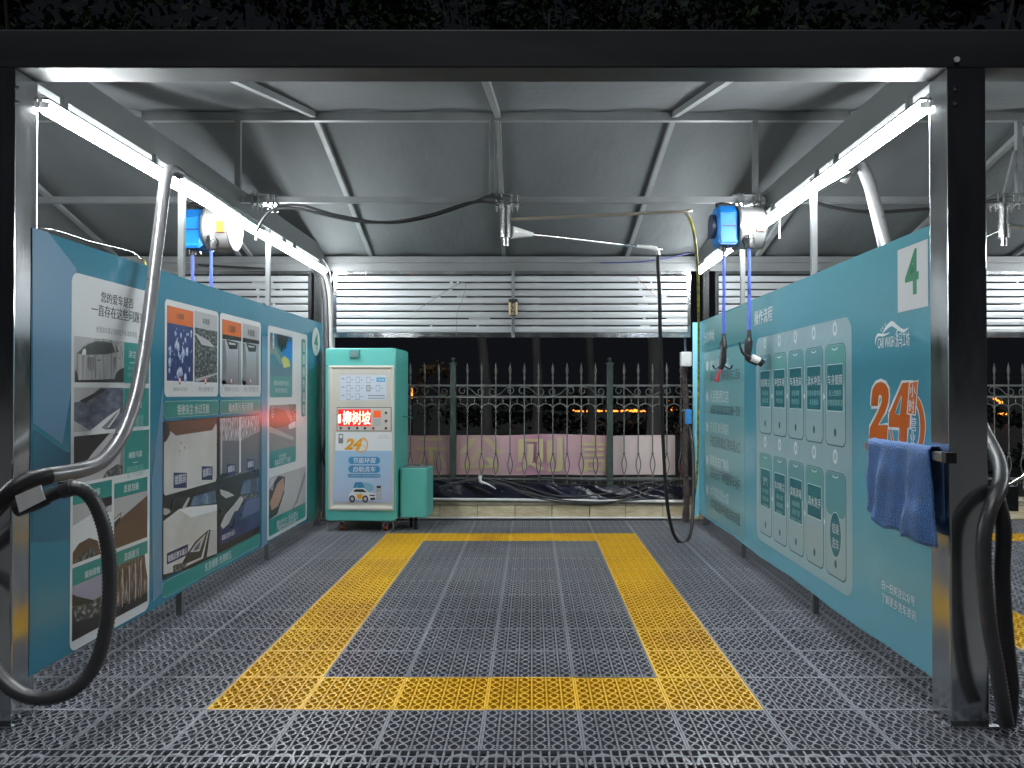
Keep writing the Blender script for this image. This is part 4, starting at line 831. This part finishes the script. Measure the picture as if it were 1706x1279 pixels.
nzl = MB().tube(path([(800, 792, 8.74), (801, 802, 8.74), (812, 806, 8.72), (826, 814, 8.72)]), [.022, .018, .01, .005], wht, 10, spline=5); tag(nzl.build('bottle'), 'small white plastic spray bottle head among the black cables', 'bottle')
# rough pole beside the right rear corner with junction box
pl_ = onY(1142, 700, 8.62); polek = Kit('wooden_pole', 'dark rough pole wrapped in wires below the white junction box', 'pole', (pl_.x, 8.62, 0))
pts = [(pl_.x + .012 * math.sin(z * 7), 8.62 + .01 * math.cos(z * 5), z) for z in np.linspace(0, 1.66, 24)]
polek.part(MB().tube(pts, [.034 + .006 * math.sin(k * 1.7) for k in range(24)], M('rough_pole', (.09, .07, .065), .85, nz=(14, .5), bump=(25, .8)), 10), 'shaft')
wr = MB()
for z in np.linspace(.3, 1.6, 14): wr.tube([(pl_.x + .046 * math.cos(t), 8.62 + .046 * math.sin(t), z + .02 * math.sin(t)) for t in np.linspace(0, 6.28, 12)], .004, blk, 6)
wr.tube([(pl_.x - .04, 8.57, 1.5), (pl_.x - .075, 8.56, 1.1), (pl_.x - .04, 8.56, .7), (pl_.x - .09, 8.56, .4)], .004, blk, 6, spline=6); polek.part(wr, 'wire')
jb = onY(1143, 598, 8.5); jk = Kit('junction_box', 'white ribbed junction box on top of the rough wooden pole', 'box', jb)
jk.part(MB().rbox((jb.x - .055, 8.47, jb.z - .075), (jb.x + .055, 8.56, jb.z + .075), wht, .012, 3), 'case')
rb_ = MB()
for q in range(6): rb_.box((jb.x - .056, 8.463, jb.z - .06 + q * .022), (jb.x + .056, 8.4695, jb.z - .05 + q * .022), wht)
jk.part(rb_, 'rib'); jk.part(MB().tube([(jb.x, 8.53, jb.z + .07), (jb.x - .01, 8.5, jb.z + .3), (jb.x + .02, 8.48, jb.z + .95)], .012, M('slate_conduit', (.1, .12, .18), .5), 8, spline=5), 'conduit')
# conduits in the rear left corner
for i, (a_, r_) in enumerate(((537, .016), (543.5, .022), (551, .02), (556, .012))):
    t_ = onY(a_, 520, 8.5); m = MB().tube([(t_.x - .12 - .01 * i, 8.42, 2.66), (t_.x - .05, 8.47, 2.56), (t_.x - .01, 8.5, 2.3), (t_.x, 8.52, 1.7), (t_.x + .01, 8.53, .9), (t_.x, 8.55, .05)], r_, (steel2, silv, M('pale_conduit', (.45, .44, .42), .45), steel2)[i], 12, spline=6)
    tag(m.build('conduit_pipe'), 'grey conduit pipe in the bundle running down behind the wash machine', 'pipe', 'conduit pipes behind the wash machine')
tag(MB().tube(path([(520, 427, 8.3), (532, 428, 8.32), (541, 436, 8.35), (550, 455, 8.4), (552, 470, 8.42)]), .006, wht, 6, spline=6).build('cable'), 'thin white cable curling down beside the grey conduit pipes', 'cable')
# thin cables across top of rear
for i, (pts, m_, lab) in enumerate((([(1000, 437, 8.36), (1060, 436, 8.36), (1110, 430, 8.36), (1150, 421, 8.36)], M('blue_cable', (.02, .03, .15), .4), 'dark blue cable running along the rear beam above the screen'), ([(330, 441, 8.3), (400, 445, 8.3), (450, 448, 8.3)], blk, 'dark cable sagging behind the photograph banner under the rear beam'), ([(690, 520, 8.4), (770, 470, 8.42), (770, 500, 8.4), (762, 520, 8.4), (760, 558, 8.42)], M('grey_wire', (.14, .13, .13), .5), 'thin loose wire tangled in front of the rear screen'), ([(1060, 460, 8.42), (1100, 498, 8.4), (1128, 478, 8.4), (1140, 474, 8.42)], M('red_wire', (.25, .12, .12), .5), 'thin reddish wire hooked on the rear screen behind the black hose'))):
    tag(MB().tube(path(pts), (.006, .01, .003, .003)[i], m_, 6, spline=8).build('cable'), lab, 'cable')

# ------------------------------------------------------------------ SWING BOOMS with hoses
def mount(kit, x, z0, y=YR):
    kit.part(MB().box((x - .11, y - .07, z0 + .024), (x + .11, y + .07, z0 + .034), steel), 'mount_plate'); m = MB(); m.box((x - .08, y - .06, z0 - .034), (x + .10, y + .06, z0 - .024), steel)
    kit.part(m, 'mount_plate')
    for sx in (-.07, -.03, .045, .085):
        for sy in (-.05, .05): b = MB(); b.cyl((x + sx, y + sy, z0 - .075), (x + sx, y + sy, z0 + .05), .005, stainless, 8); b.cyl((x + sx, y + sy, z0 - .046), (x + sx, y + sy, z0 - .035), .011, stainless, 6); kit.part(b, 'bolt')
def pivot(kit, x, y=YR):
    zt_ = ZC - .036; m = MB()
    for (z1, z2, r_) in ((zt_ - .0, zt_ - .02, .05), (zt_ - .02, zt_ - .13, .034), (zt_ - .13, zt_ - .145, .03), (zt_ - .145, zt_ - .24, .042), (zt_ - .24, zt_ - .3, .022)): m.cyl((x, y, z1), (x, y, z2), r_, stainless, 20)
    kit.part(m, 'pivot')
xb = onY(843, 330, YR).x
bm = Kit('swing_boom', 'stainless swing boom with pressure hose turning under the middle of the roof', 'boom', (xb, YR, ZC), 'ceiling swing booms')
mount(bm, xb, ZC); pivot(bm, xb)
wrapm = M('clear_film_wrap', (.6, .6, .58), .2, spec=.8)
arm = MB(); e1 = Vector((.985, 6.51, 2.515)); s1 = Vector((xb + .04, YR, 2.545))
arm.tube([s1, s1 + (e1 - s1) * .97, e1 + Vector((.01, .0, -.012)), e1 + Vector((.03, .01, -.05))], .011, stainless, 10, spline=4)
a1 = bm.part(arm, 'arm'); gs = MB()
gs.tube([s1, s1 + (e1 - s1) * .14], [.05, .016], wrapm, 8); bm.part(gs, 'film_wrap', a1); gs = MB(); gs.tube([s1 + (e1 - s1) * .86, e1, e1 + Vector((.03, .01, -.05))], [.013, .02, .013], wrapm, 8, spline=3); bm.part(gs, 'film_wrap', a1)
arm2 = MB(); s2 = Vector((xb + .04, YR, 2.64)); e2 = Vector((1.07, 5.70, 2.63)); arm2.tube([s2, s2 + (e2 - s2) * .97, e2, e2 + Vector((.035, 0, -.045))], .012, M('tan_arm', (.3, .27, .22), .35, .5), 10, spline=4); bm.part(arm2, 'arm')
hz = MB(); hz.tube([e1 + Vector((.025, .01, -.045))] + path([(1096, 440, 6.55), (1099, 500, 6.65), (1100, 580, 6.8), (1102, 660, 6.95), (1105, 740, 7.1), (1109, 810, 7.2), (1115, 862, 7.33), (1124, 893, 7.42), (1137, 905, 7.45), (1149, 893, 7.6), (1154, 860, 7.8), (1156, 800, 7.95), (1154, 745, 8.1), (1151, 720, 8.18)]), .016, blk, 10, spline=8); ho = bm.part(hz, 'hose')
gn = MB(); gp = path([(1151, 722, 8.18), (1149, 708, 8.2), (1147, 690, 8.2)]); gn.tube([gp[0], gp[1]], .014, blk, 10); gn.rbox((gp[2].x - .032, 8.18, gp[1].z + .01), (gp[2].x + .03, 8.22, gp[2].z + .05), M('gun_blue', (.03, .2, .5), .4), .012, 3); gn.tube([gp[2] + Vector((-.02, 0, .04)), gp[2] + Vector((-.07, -.01, .045))], .01, stainless, 8); bm.part(gn, 'spray_gun')
yh = MB(); yh.tube([e2 + Vector((.03, 0, -.04)), e2 + Vector((.065, .03, -.12)), *path([(1160, 420, 6.2), (1163, 470, 7.2), (1164, 600, 8.05), (1163, 700, 8.2), (1161, 790, 8.25), (1154, 845, 8.3)])], .011, M('yellow_black_hose', (.03, .03, .022), .5, nz=(26, .6), col2=(.3, .28, .02), stretch=(.4, .4, 1)), 10, spline=8); bm.part(yh, 'hose')
cbm = MB()
for pts in ([(428, 386, 5.95), (440, 362, 5.92), (462, 345, 5.9), (500, 342, 5.9), (560, 358, 5.9), (640, 371, 5.9), (710, 362, 5.9), (785, 338, 5.9), (815, 327, 5.92), (838, 331, 5.95)], [(462, 346, 5.88), (500, 348, 5.88), (580, 366, 5.88), (650, 370, 5.88), (720, 357, 5.88), (780, 338, 5.88), (818, 337, 5.92), (832, 342, 5.95)]): cbm.tube(path(pts), .011, blk, 10, spline=8)
bm.part(cbm, 'feed_cable')
lp = MB(); 
for a_ in (815, 828, 836): lp.tube(path([(a_ if a_ < 830 else 832, 196, 5.97), (a_ - 1 if a_ == 828 else a_ + (4 if a_ > 830 else 0), 326, 5.97)]), .003, stainless, 6)
bm.part(lp, 'stay_rod')
# neighbours' booms
xr_ = onY(1672, 330, YR).x; rbm = Kit('swing_boom', 'stainless swing boom of the neighbouring bay beyond the steel column with the towel', 'boom', (xr_, YR, ZC), 'ceiling swing booms'); mount(rbm, xr_, ZC); pivot(rbm, xr_)
am = MB(); am.tube([(xr_ - .02, YR, 2.56), (xr_ - .55, 6.4, 2.3)], .01, stainless, 8); am.tube([(xr_ + .03, YR, 2.6), (xr_ + .6, 5.7, 2.42)], .014, stainless, 10); rbm.part(am, 'arm')
cm = MB(); cm.tube(path([(1350, 335, 5.95), (1390, 346, 5.95), (1450, 353, 5.95), (1545, 348, 5.95), (1640, 336, 5.95), (1668, 332, 5.97)]), .014, blk, 10, spline=8); rbm.part(cm, 'feed_cable')
lm = Kit('swing_boom', 'silver swing boom poking up behind the top edge of the photograph banner', 'boom', (-3.95, YR, ZC), 'ceiling swing booms'); mount(lm, -3.95, ZC); pivot(lm, -3.95)
am = MB(); am.tube([(-3.92, YR - .02, 2.52), onY(72, 380, 5.7), onY(150, 402, 6.2), onY(215, 418, 6.62), onY(236, 432, 6.7)], .012, stainless, 10, spline=5); lm.part(am, 'arm'); am = MB(); am.tube([onY(236, 431, 6.7), onY(242, 445, 6.72), onY(243, 520, 6.75)], .012, MATS['yellow_black_hose'], 10, spline=4); lm.part(am, 'hose')
# mount plates on the tie chord by the side beams
for px_, lab in ((440, 'galvanised clamp plate with bolts where the black feed cables start'), (1243, 'galvanised clamp plate with bolts above the steel drum reel with a spray gun')):
    k = Kit('clamp_plate', lab, 'bracket', (onY(px_, 330, YR).x, YR, ZC)); mount(k, k.base.x, ZC)

# ------------------------------------------------------------------ HOSE REELS
def blue_reel(x, y, z, label, hose_to, gun):
    k = Kit('hose_reel', label, 'hose reel', (x, y, z + .15), 'hose reels under the roof')
    b = MB(); prof = [(y + a, z + c) for a, c in ((-.13, -.15), (.06, -.15), (.13, -.08), (.15, .02), (.12, .11), (.03, .155), (-.07, .14), (-.13, .08))]
    for x0_, x1_, s in ((x - .075, x + .075, 1.),):
        vs = [(xx, y + (a - y) * q, z + (c - z) * q) for xx, q in ((x0_, .86), (x0_ + .02, 1), (x1_ - .02, 1), (x1_, .86)) for a, c in prof]; n = len(prof)
        b.add(vs, [(r_ * n + i, r_ * n + (i + 1) % n, (r_ + 1) * n + (i + 1) % n, (r_ + 1) * n + i) for r_ in range(3) for i in range(n)] + [tuple(range(n)), tuple(range(3 * n, 4 * n))[::-1]], bluep)
    o = k.part(b, 'case')
    for p0_, p1_, m_ in (((x - .045, y - .138, z - .02), (x + .05, y - .1305, z - .012), navy), ((x - .03, y - .138, z + .07), (x + .03, y - .1305, z + .075), navy), ((x - .05, y - .14, z - .135), (x + .055, y - .1305, z - .12), M('blue_trim', (.02, .3, .75), .4))): k.part(MB().box(p0_, p1_, m_), 'trim', o)
    dk = MB(); dk.cyl((x - .105, y, z), (x - .0755, y, z), .09, M('reel_dark', (.03, .05, .1), .4), 20); k.part(dk, 'side_cap', o)
    br = MB(); br.box((x - .03, y - .03, z + .156), (x + .03, y + .05, z + .17), steel); br.box((x - .02, y - .01, z + .17), (x + .02, y + .02, ZC - .024), steel); br.tube([(x - .07, y - .02, ZC - .05), (x - .03, y - .03, ZC - .04), (x + .03, y - .03, ZC - .05), (x + .06, y - .02, ZC - .07)], .02, blk, 8); k.part(br, 'bracket')
    nz_ = MB(); nz_.cyl((x - .02, y - .06, z - .152), (x - .02, y - .06, z - .19), .024, blk, 14); nz_.cyl((x + .03, y - .05, z - .152), (x + .04, y - .05, z - .185), .008, stainless, 8); k.part(nz_, 'outlet')
    h = MB(); h.tube([(x - .02, y - .06, z - .19), (x - .018, y - .06, z - .5)] + hose_to, .012, blueh, 10, spline=4); k.part(h, 'hose')
    if gun: gun(k, Vector(hose_to[-1]))
    return k
def drum_reel(x, y, z, label, hose_to, gun, dirn=-1):
    k = Kit('hose_reel', label, 'hose reel', (x, y, z + .16), 'hose reels under the roof')
    d = MB(); d.cyl((x - .085, y, z), (x + .085, y, z), .155, M('brushed_drum', (.6, .6, .59), .35, .45, nz=(8, .1)), 36); o = k.part(d, 'drum')
    k.part(MB().cyl((x - .1, y, z), (x - .0855, y, z), .165, M('reel_grey', (.2, .21, .22), .35, .6), 36), 'flange', o); k.part(MB().cyl((x + .0855, y, z), (x + .095, y, z), .16, MATS['reel_grey'], 36), 'flange', o)
    br = MB(); br.box((x - .04, y - .03, z + .157), (x + .04, y + .03, z + .172), steel); br.box((x - .02, y - .02, z + .172), (x + .02, y + .02, ZC - .024), steel); br.cyl((x - .05, y - .03, ZC - .05), (x + .07, y - .03, ZC - .03), .02, steel, 10); k.part(br, 'bracket')
    sk = MB(); sk.box((x + .02, y - .165, z - .05), (x + .075, y - .14, z + .03), org); k.part(sk, 'sticker', o)
    nz_ = MB(); nz_.tube([(x - .03, y - .1, z - .1), (x - .03, y - .13, z - .13), (x - .03, y - .13, z - .17)], [.05, .04, .03], blk, 14); nz_.cyl((x - .03, y - .13, z - .10), (x - .03, y - .13, z - .075), .034, stainless, 16); k.part(nz_, 'outlet')
    h = MB(); h.tube([(x - .03, y - .13, z - .16), (x - .03, y - .13, z - .5)] + hose_to, .012, blueh, 10, spline=4); k.part(h, 'hose')
    if gun: gun(k, Vector(hose_to[-1]))
def gun_a(k, p):
    m = MB(); m.tube([p, p + Vector((0, 0, -.05)), p + Vector((0, 0, -.06)), p + Vector((0, 0, -.11))], [.015, .017, .026, .028], blk, 12); m.tube([p + Vector((0, 0, -.11)), p + Vector((-.006, 0, -.2)), p + Vector((-.02, 0, -.26))], [.022, .026, .016], blk, 12)
    for s in (-1, 1): m.tube([p + Vector((-.012, 0, -.22)), p + Vector((s * .05 - .01, -.01, -.255)), p + Vector((s * .07 - .01, -.01, -.23))], .007, blk, 8, spline=4)
    o = k.part(m, 'spray_gun'); t = MB(); t.tube([p + Vector((-.02, 0, -.25)), p + Vector((-.045, -.01, -.31)), p + Vector((-.055, -.01, -.35))], [.01, .012, .016], M('red_nozzle', (.4, .04, .06), .4), 10); k.part(t, 'nozzle', o)
def gun_b(k, p):
    m = MB(); m.tube([p + Vector((0, 0, .01)), p + Vector((0, 0, -.05)), p + Vector((-.004, 0, -.07)), p + Vector((-.006, 0, -.13)), p + Vector((-.01, 0, -.17)), p + Vector((0, 0, -.2)), p + Vector((.06, 0, -.23))], [.014, .018, .03, .028, .024, .024, .02], blk, 12, spline=3)
    m.tube([p + Vector((-.01, -.02, -.185)), p + Vector((-.055, -.02, -.15)), p + Vector((-.075, -.02, -.08))], [.014, .01, .007], blk, 8, spline=3); o = k.part(m, 'spray_gun')
    t = MB(); t.tube([p + Vector((.015, -.01, -.19)), p + Vector((.07, -.01, -.215))], [.03, .026], wht, 12); t.tube([p + Vector((.07, -.01, -.215)), p + Vector((.095, -.01, -.235))], .028, blk, 12); k.part(t, 'nozzle', o)
rz = onY(1207, 378, YR).z
x_ = onY(1207, 378, YR).x; blue_reel(x_, YR, rz, 'blue plastic hose reel with a red tipped spray gun hanging from it', [(x_ - .02, YR - .058, onY(1203, 500, 5.95).z), (x_ - .022, YR - .056, onY(1203, 556, 5.95).z)], gun_a)
x_ = onY(1247, 378, YR).x; drum_reel(x_, YR, rz - .01, 'steel drum hose reel with a white tipped spray gun below it', [(x_ - .03, YR - .129, onY(1243, 480, 5.88).z), (x_ - .032, YR - .128, onY(1243, 552, 5.88).z)], gun_b)
x_ = onY(331, 384, YR).x; blue_reel(x_, YR, onY(331, 384, YR).z, 'blue plastic hose reel behind the car photograph banner', [(x_ - .02, YR - .06, 1.7), (x_ - .02, YR - .06, 1.5)], None)
x_ = onY(375, 380, YR).x - .02; drum_reel(x_, YR, onY(375, 382, YR).z, 'steel drum hose reel with orange sticker behind the lit tubes above the photograph banner', [(x_ - .03, YR - .13, 1.9), (x_ - .03, YR - .13, 1.7)], None)

# ------------------------------------------------------------------ VACUUM HOSES
def ribbed(mb, pts, r, m, n=12, pitch=.012):
    P = smooth_path([Vector(p_) for p_ in pts], 12); d = [0]
    for i in range(1, len(P)): d.append(d[-1] + (P[i] - P[i - 1]).length)
    k = int(d[-1] / (pitch / 2)); S = np.linspace(0, d[-1], k + 1); Q = [Vector((np.interp(s, d, [p_.x for p_ in P]), np.interp(s, d, [p_.y for p_ in P]), np.interp(s, d, [p_.z for p_ in P]))) for s in S]
    mb.tube(Q, [r * (1.06 if i % 2 else .93) for i in range(k + 1)], m, n)
vk = Kit('vacuum_hose', 'silver vacuum hose drooping across the car photograph banner to its black nozzle', 'hose', (-2.1, 3.3, .2))
h1 = [(300, 290, 4.68), (290, 284, 4.63), (280, 288, 4.6), (274, 310, 4.57), (268, 360, 4.5), (258, 440, 4.4), (246, 540, 4.25), (234, 620, 4.1), (220, 680, 3.95), (200, 730, 3.8), (170, 768, 3.6), (130, 784, 3.4), (80, 792, 3.25)]
m = MB(); m.tube(path(h1), .033, silv, 16, spline=8); vk.part(m, 'silver_tube')
m = MB(); ribbed(m, path([(84, 791.5, 3.26), (40, 803, 3.18), (6, 832, 3.15), (-40, 880, 3.18), (-110, 960, 3.25)]), .035, blk); vk.part(m, 'corrugated_cuff')
m = MB(); m.tube(path([(28, 848, 3.14), (60, 836, 3.14), (78, 828, 3.14), (82, 826, 3.14), (118, 812, 3.14)]), [.03, .032, .03, .024, .026], blk, 14); m.tube(path([(104, 817, 3.14), (122, 811, 3.14)]), .033, gry, 14); m.box(onY(96, 806, 3.12), onY(118, 801, 3.16), blk); nz_ = vk.part(m, 'nozzle')
t0, t1, t2, t3 = [onY(a, b_, 3.095) for a, b_ in ((25, 826), (67, 808), (75, 832), (32, 854))]; m = MB(); o2 = Vector((0, .006, 0)); m.add([t0, t1, t2, t3, t0 + o2, t1 + o2, t2 + o2, t3 + o2], [(0, 1, 2, 3), (7, 6, 5, 4), (0, 4, 5, 1), (1, 5, 6, 2), (2, 6, 7, 3), (3, 7, 4, 0)], wht); vk.part(m, 'paper_tag', nz_)
m = MB(); ribbed(m, path([(118, 812, 3.14), (140, 818, 3.15), (160, 842, 3.16), (176, 890, 3.17), (183, 960, 3.17), (178, 1040, 3.16), (158, 1108, 3.14), (120, 1150, 3.11), (75, 1163, 3.1), (35, 1156, 3.1), (2, 1130, 3.12), (-30, 1080, 3.16), (-70, 1000, 3.2), (-110, 960, 3.25)]), .027, gry, 14, .015); vk.part(m, 'hose')
m = MB(); m.tube([onY(296, 288, 4.66), onY(330, 308, 5.1), onY(437, 380, 6.3)], .022, stainless, 12); m.tube([onY(432, 374, 6.28), onY(426, 400, 6.3)], .014, steel2, 8); vk.part(m, 'boom_pipe')
vr = Kit('vacuum_hose', 'dark vacuum hoses bunched beside the steel column with the towel bar', 'hose', (1.98, 3.4, 0))
m = MB(); ribbed(m, path([(1405, 300, 5.1), (1432, 272, 5.0), (1446, 300, 4.95), (1460, 350, 4.85), (1480, 430, 4.7), (1530, 520, 4.4), (1590, 620, 4.0), (1640, 720, 3.7), (1664, 768, 3.5), (1667, 806, 3.36), (1652, 842, 3.28), (1640, 890, 3.25), (1640, 960, 3.24), (1648, 1040, 3.23), (1660, 1110, 3.22), (1670, 1170, 3.22), (1676, 1205, 3.24)]), .029, gry, 14, .016); vr.part(m, 'hose')
m = MB(); m.tube(path([(1405, 300, 5.1), (1428, 271, 5.0), (1446, 300, 4.95), (1460, 350, 4.85), (1478, 425, 4.7)]), .038, silv, 16, spline=6); vr.part(m, 'silver_tube')
m = MB(); ribbed(m, path([(1662, 830, 3.4), (1672, 880, 3.36), (1670, 960, 3.34), (1676, 1060, 3.32), (1684, 1140, 3.3), (1680, 1206, 3.3)]), .03, blk, 14, .012); vr.part(m, 'hose')
m = MB(); m.tube([onX(1420, 283, 1.92), onX(1278, 366, 1.92)], .02, stainless, 12); m.tube([onX(1300, 353, 1.92), onX(1299, 397, 1.92)], .007, wht, 8); vr.part(m, 'boom_pipe')
q_ = onY(1686, 830, 4.0); m = MB(); m.box((q_.x - .05, 3.98, q_.z - .06), (q_.x + .02, 4.05, q_.z + .06), blk); m.tube([(q_.x - .03, 3.99, q_.z + .06), (q_.x + .05, 3.97, q_.z + .12)], .006, stainless, 6); tag(m.build('hose_hook'), 'black hook bracket beside the dark bunched vacuum hoses', 'bracket')

# ------------------------------------------------------------------ TOWEL ON ITS BAR
bx = 1.655; bar = Kit('towel_bar', 'short square steel bar with black end cap holding the blue towel', 'rail', (bx, 3.6, 1.11))
bar.part(MB().rbox((bx - .02, 3.26, 1.085), (bx + .02, 4.02, 1.125), stainless, .006, 2, 'y'), 'rail'); bar.part(MB().box((bx - .021, 3.225, 1.084), (bx + .021, 3.2595, 1.126), blk), 'end_cap'); br = MB(); br.box((bx + .0205, 3.42, 1.09), (1.7125, 3.46, 1.12), stainless); br.box((bx + .0205, 3.94, 1.09), (1.71, 3.97, 1.12), stainless); bar.part(br, 'bracket')
vs = []; fs = []; NU, NV = 46, 40
for i in range(NU + 1):
    u = i / NU; y = 3.95 - .60 * u
    Lf = .33 + .085 * u + .018 * math.sin(u * 5) + .006 * math.sin(u * 23); Lb = .3
    for j in range(NV + 1):
        s = -Lb + (Lb + .05 + Lf) * j / NV                      # arc position: back fall, over the bar, front fall
        if s < 0: dx, dz = .026, s; dep = -s / Lb
        elif s < .05: t = s / .05 * math.pi; dx, dz = .026 * math.cos(t), .014 * math.sin(t); dep = 0
        else: dx, dz = -.026, -(s - .05); dep = (s - .05) / Lf
        fold = (math.sin(u * 13 + 1.4 * dep) * .016 + math.sin(u * 29 + 2 + dep * 3) * .007 + math.sin(u * 5 + dep * 9) * .006) * min(1, dep * 1.5)
        ysh = (u - .35) * -.06 * dep if s > .05 else .04 * dep * (1 - u)
        yy = y + ysh
        if s > .05: dx -= .012 * dep + .035 * dep * (u > .8) * 0
        if s < 0: dx = min(dx + .0, .03)
        vs.append((bx + dx + (fold if s > .05 else fold * .25), yy, 1.128 + dz - .006 * math.sin(u * 3.1) * (1 if abs(dx) < .02 else 0)))
for i in range(NU):
    for j in range(NV): a = i * (NV + 1) + j; fs.append((a, a + 1, a + NV + 2, a + NV + 1))
towel_m = M('blue_towelling', (.03, .19, .58), .9, nz=(16, .35), bump=(160, .9)); MATS['blue_towelling'].node_tree.nodes['Principled BSDF'].inputs['Sheen Weight'].default_value = .4
m = MB(); m.add(vs, fs, towel_m, True); o = m.build('towel', None, (bx, 3.65, 1.128)); o.location = (bx, 3.65, 1.128); tag(o, 'blue towel folded over the steel bar in front of the phone drawing banner', 'towel')
sd = o.modifiers.new('thickness', 'SOLIDIFY'); sd.thickness = .005; sd.offset = 1

# ------------------------------------------------------------------ TREES AND NIGHT BEYOND
def crown(cx, cy, cz, rx_, ry_, rz_, n, m, size=.09):
    clumps = rng.normal(0, 1, (max(10, n // 90), 3)); clumps /= np.maximum(np.linalg.norm(clumps, axis=1)[:, None], 1e-6); clumps *= rng.uniform(.35, 1, (len(clumps), 1)) ** .6
    k = rng.integers(0, len(clumps), n); P = clumps[k] + rng.normal(0, .095, (n, 3)); P = P * np.array([rx_, ry_, rz_]) + np.array([cx, cy, cz])
    d1 = rng.normal(0, 1, (n, 3)); d1 /= np.linalg.norm(d1, axis=1)[:, None]; d2 = np.cross(d1, rng.normal(0, 1, (n, 3))); d2 /= np.linalg.norm(d2, axis=1)[:, None]
    s = size * rng.uniform(.6, 1.3, (n, 1)); V = np.stack([P - d1 * s, P + d2 * s * .45, P + d1 * s, P - d2 * s * .45], 1).reshape(-1, 3)
    mb = MB(); mb.add([tuple(v) for v in V], [(4 * i, 4 * i + 1, 4 * i + 2, 4 * i + 3) for i in range(n)], m); return mb
def tree(px, Y, r, hgt, crown_spec, lab, lean=0, n=3200):
    b = onY(px, 700, Y); k = Kit('tree', lab, 'tree', (b.x, Y, 0), 'trees behind the wash bays')
    pts = [(b.x + lean * z / hgt + .05 * math.sin(z * 1.3), Y, z) for z in np.linspace(0, hgt, 10)]
    t = MB(); t.tube(pts, list(np.linspace(r * 1.25, r * .55, 10)), bark, 12)
    cx, cz, rx_, rz_ = crown_spec
    for q in range(7):
        a = q * 2.4; z0 = hgt * (.72 + .04 * q); t.tube([(b.x + lean * z0 / hgt, Y, z0), (b.x + cx * .5 + math.cos(a) * rx_ * .35, Y + math.sin(a) * .8, z0 + .5), (b.x + cx + math.cos(a) * rx_ * .75, Y + math.sin(a) * 1.4, cz + .2 * rz_ * math.sin(q))], [r * .5, r * .3, r * .1], bark, 6, spline=4)
    k.part(t, 'trunk'); k.part(crown(b.x + cx, Y, cz, rx_, 1.8, rz_, n, leaf_m), 'crown')
tree(811, 14, .085, 6.2, (-.4, 7.5, 1.9, 1.5), 'slim pale trunk tree behind the second fence post', -.25)
tree(1085, 13, .12, 6.0, (.6, 7.2, 2.3, 1.5), 'thicker pale trunk tree crossing the small orange lights', .15)
tree(893, 22, .12, 8.5, (.2, 11.5, 2.6, 2.2), 'distant thin tree between the two nearer trunks', .1)
tree(985, 24, .12, 9, (.3, 12.2, 2.6, 2.2), 'distant thin tree beside the thick pale trunk', -.1)
tree(80, 12, .14, 5.5, (.0, 6.9, 2.6, 1.5), 'leafy tree rising above the beam over the silver vacuum hose', .1, 5200)
tree(480, 13, .14, 5.6, (.2, 7.3, 1.5, 1.3), 'leafy tree rising above the beam by the roof middle', 0, 3600)
tree(1560, 12, .14, 5.5, (.3, 6.8, 2.6, 1.5), 'leafy tree rising above the beam over the towel column', .1, 4600)
sb = onY(712, 640, 18); k = Kit('shrub', 'small bush lit orange behind the fence end by the wash machine', 'shrub', (sb.x, 18, 0)); k.part(crown(sb.x, 18, 1.5, .5, .5, .55, 900, M('orange_lit_leaf', (.12, .07, .02), .6), .05), 'foliage'); k.part(MB().tube([(sb.x, 18, 0), (sb.x, 18, 1.5)], .03, bark, 6), 'stem')  # orange uplight on the bush is put into its leaf colour
lpm = MB(); lpm.ball((sb.x - .25, 17.4, 1.35), (.02, .02, .12), orange_e, 8); kk = Kit('lantern', 'slim orange lantern glowing in front of the small bush', 'lantern', (sb.x - .25, 17.4, 0)); kk.part(lpm, 'lamp'); kk.part(MB().tube([(sb.x - .25, 17.4, 0), (sb.x - .25, 17.4, 1.24)], .015, blk, 6), 'stake')
hd = crown(onY(1090, 700, 26).x, 26, .7, 7, 1.2, .8, 5200, hedge_m, .12); tag(hd.build('hedge'), 'dark hedge running behind the fence under the orange lights', 'hedge')
hd = crown(onY(1690, 740, 14).x, 14, .5, 1.6, .6, .6, 1500, hedge_m, .08); tag(hd.build('hedge'), 'low dark hedge behind the fence beyond the bunched hoses', 'hedge')
for lab, rows_ in (('long string of small orange lights far beyond the fence', [(955 + 4.3 * i, 683 + (1.5 if i % 3 else 0), 40) for i in range(26)] + [(1052 + 3.3 * i, 684 + (i % 2), 40) for i in range(8)]), ('short double string of bright orange lights behind the hanging black hose', [(1089 + 4 * i, 668 + (i % 3), 36) for i in range(11)] + [(1092 + 5 * i, 678 + (i % 2) * 5, 36) for i in range(8)] + [(1094 + 14 * i, 686, 36) for i in range(2)]), ('orange lit string of lights beyond the fence past the bunched hoses', [(1655 + 4 * i, 690 - (i % 2), 36) for i in range(6)] + [(1658 + 5 * i, 664 + i * 3, 36) for i in range(3)])):
    m = MB()
    for a, b_, Y in rows_:
        if random.random() < .12: continue
        p_ = onY(a, b_, Y); s = random.uniform(.035, .075); m.box((p_.x - s, Y, p_.z - s * .7), (p_.x + s, Y + .05, p_.z + s * .7), orange_e)
    m.tube([onY(a, b_ - .6, Y) + Vector((0, .06, 0)) for a, b_, Y in rows_], .012, blk, 4); tag(m.build('string_lights'), lab, 'lights')
COL.objects.unlink(_fo); bpy.data.objects.remove(_fo)
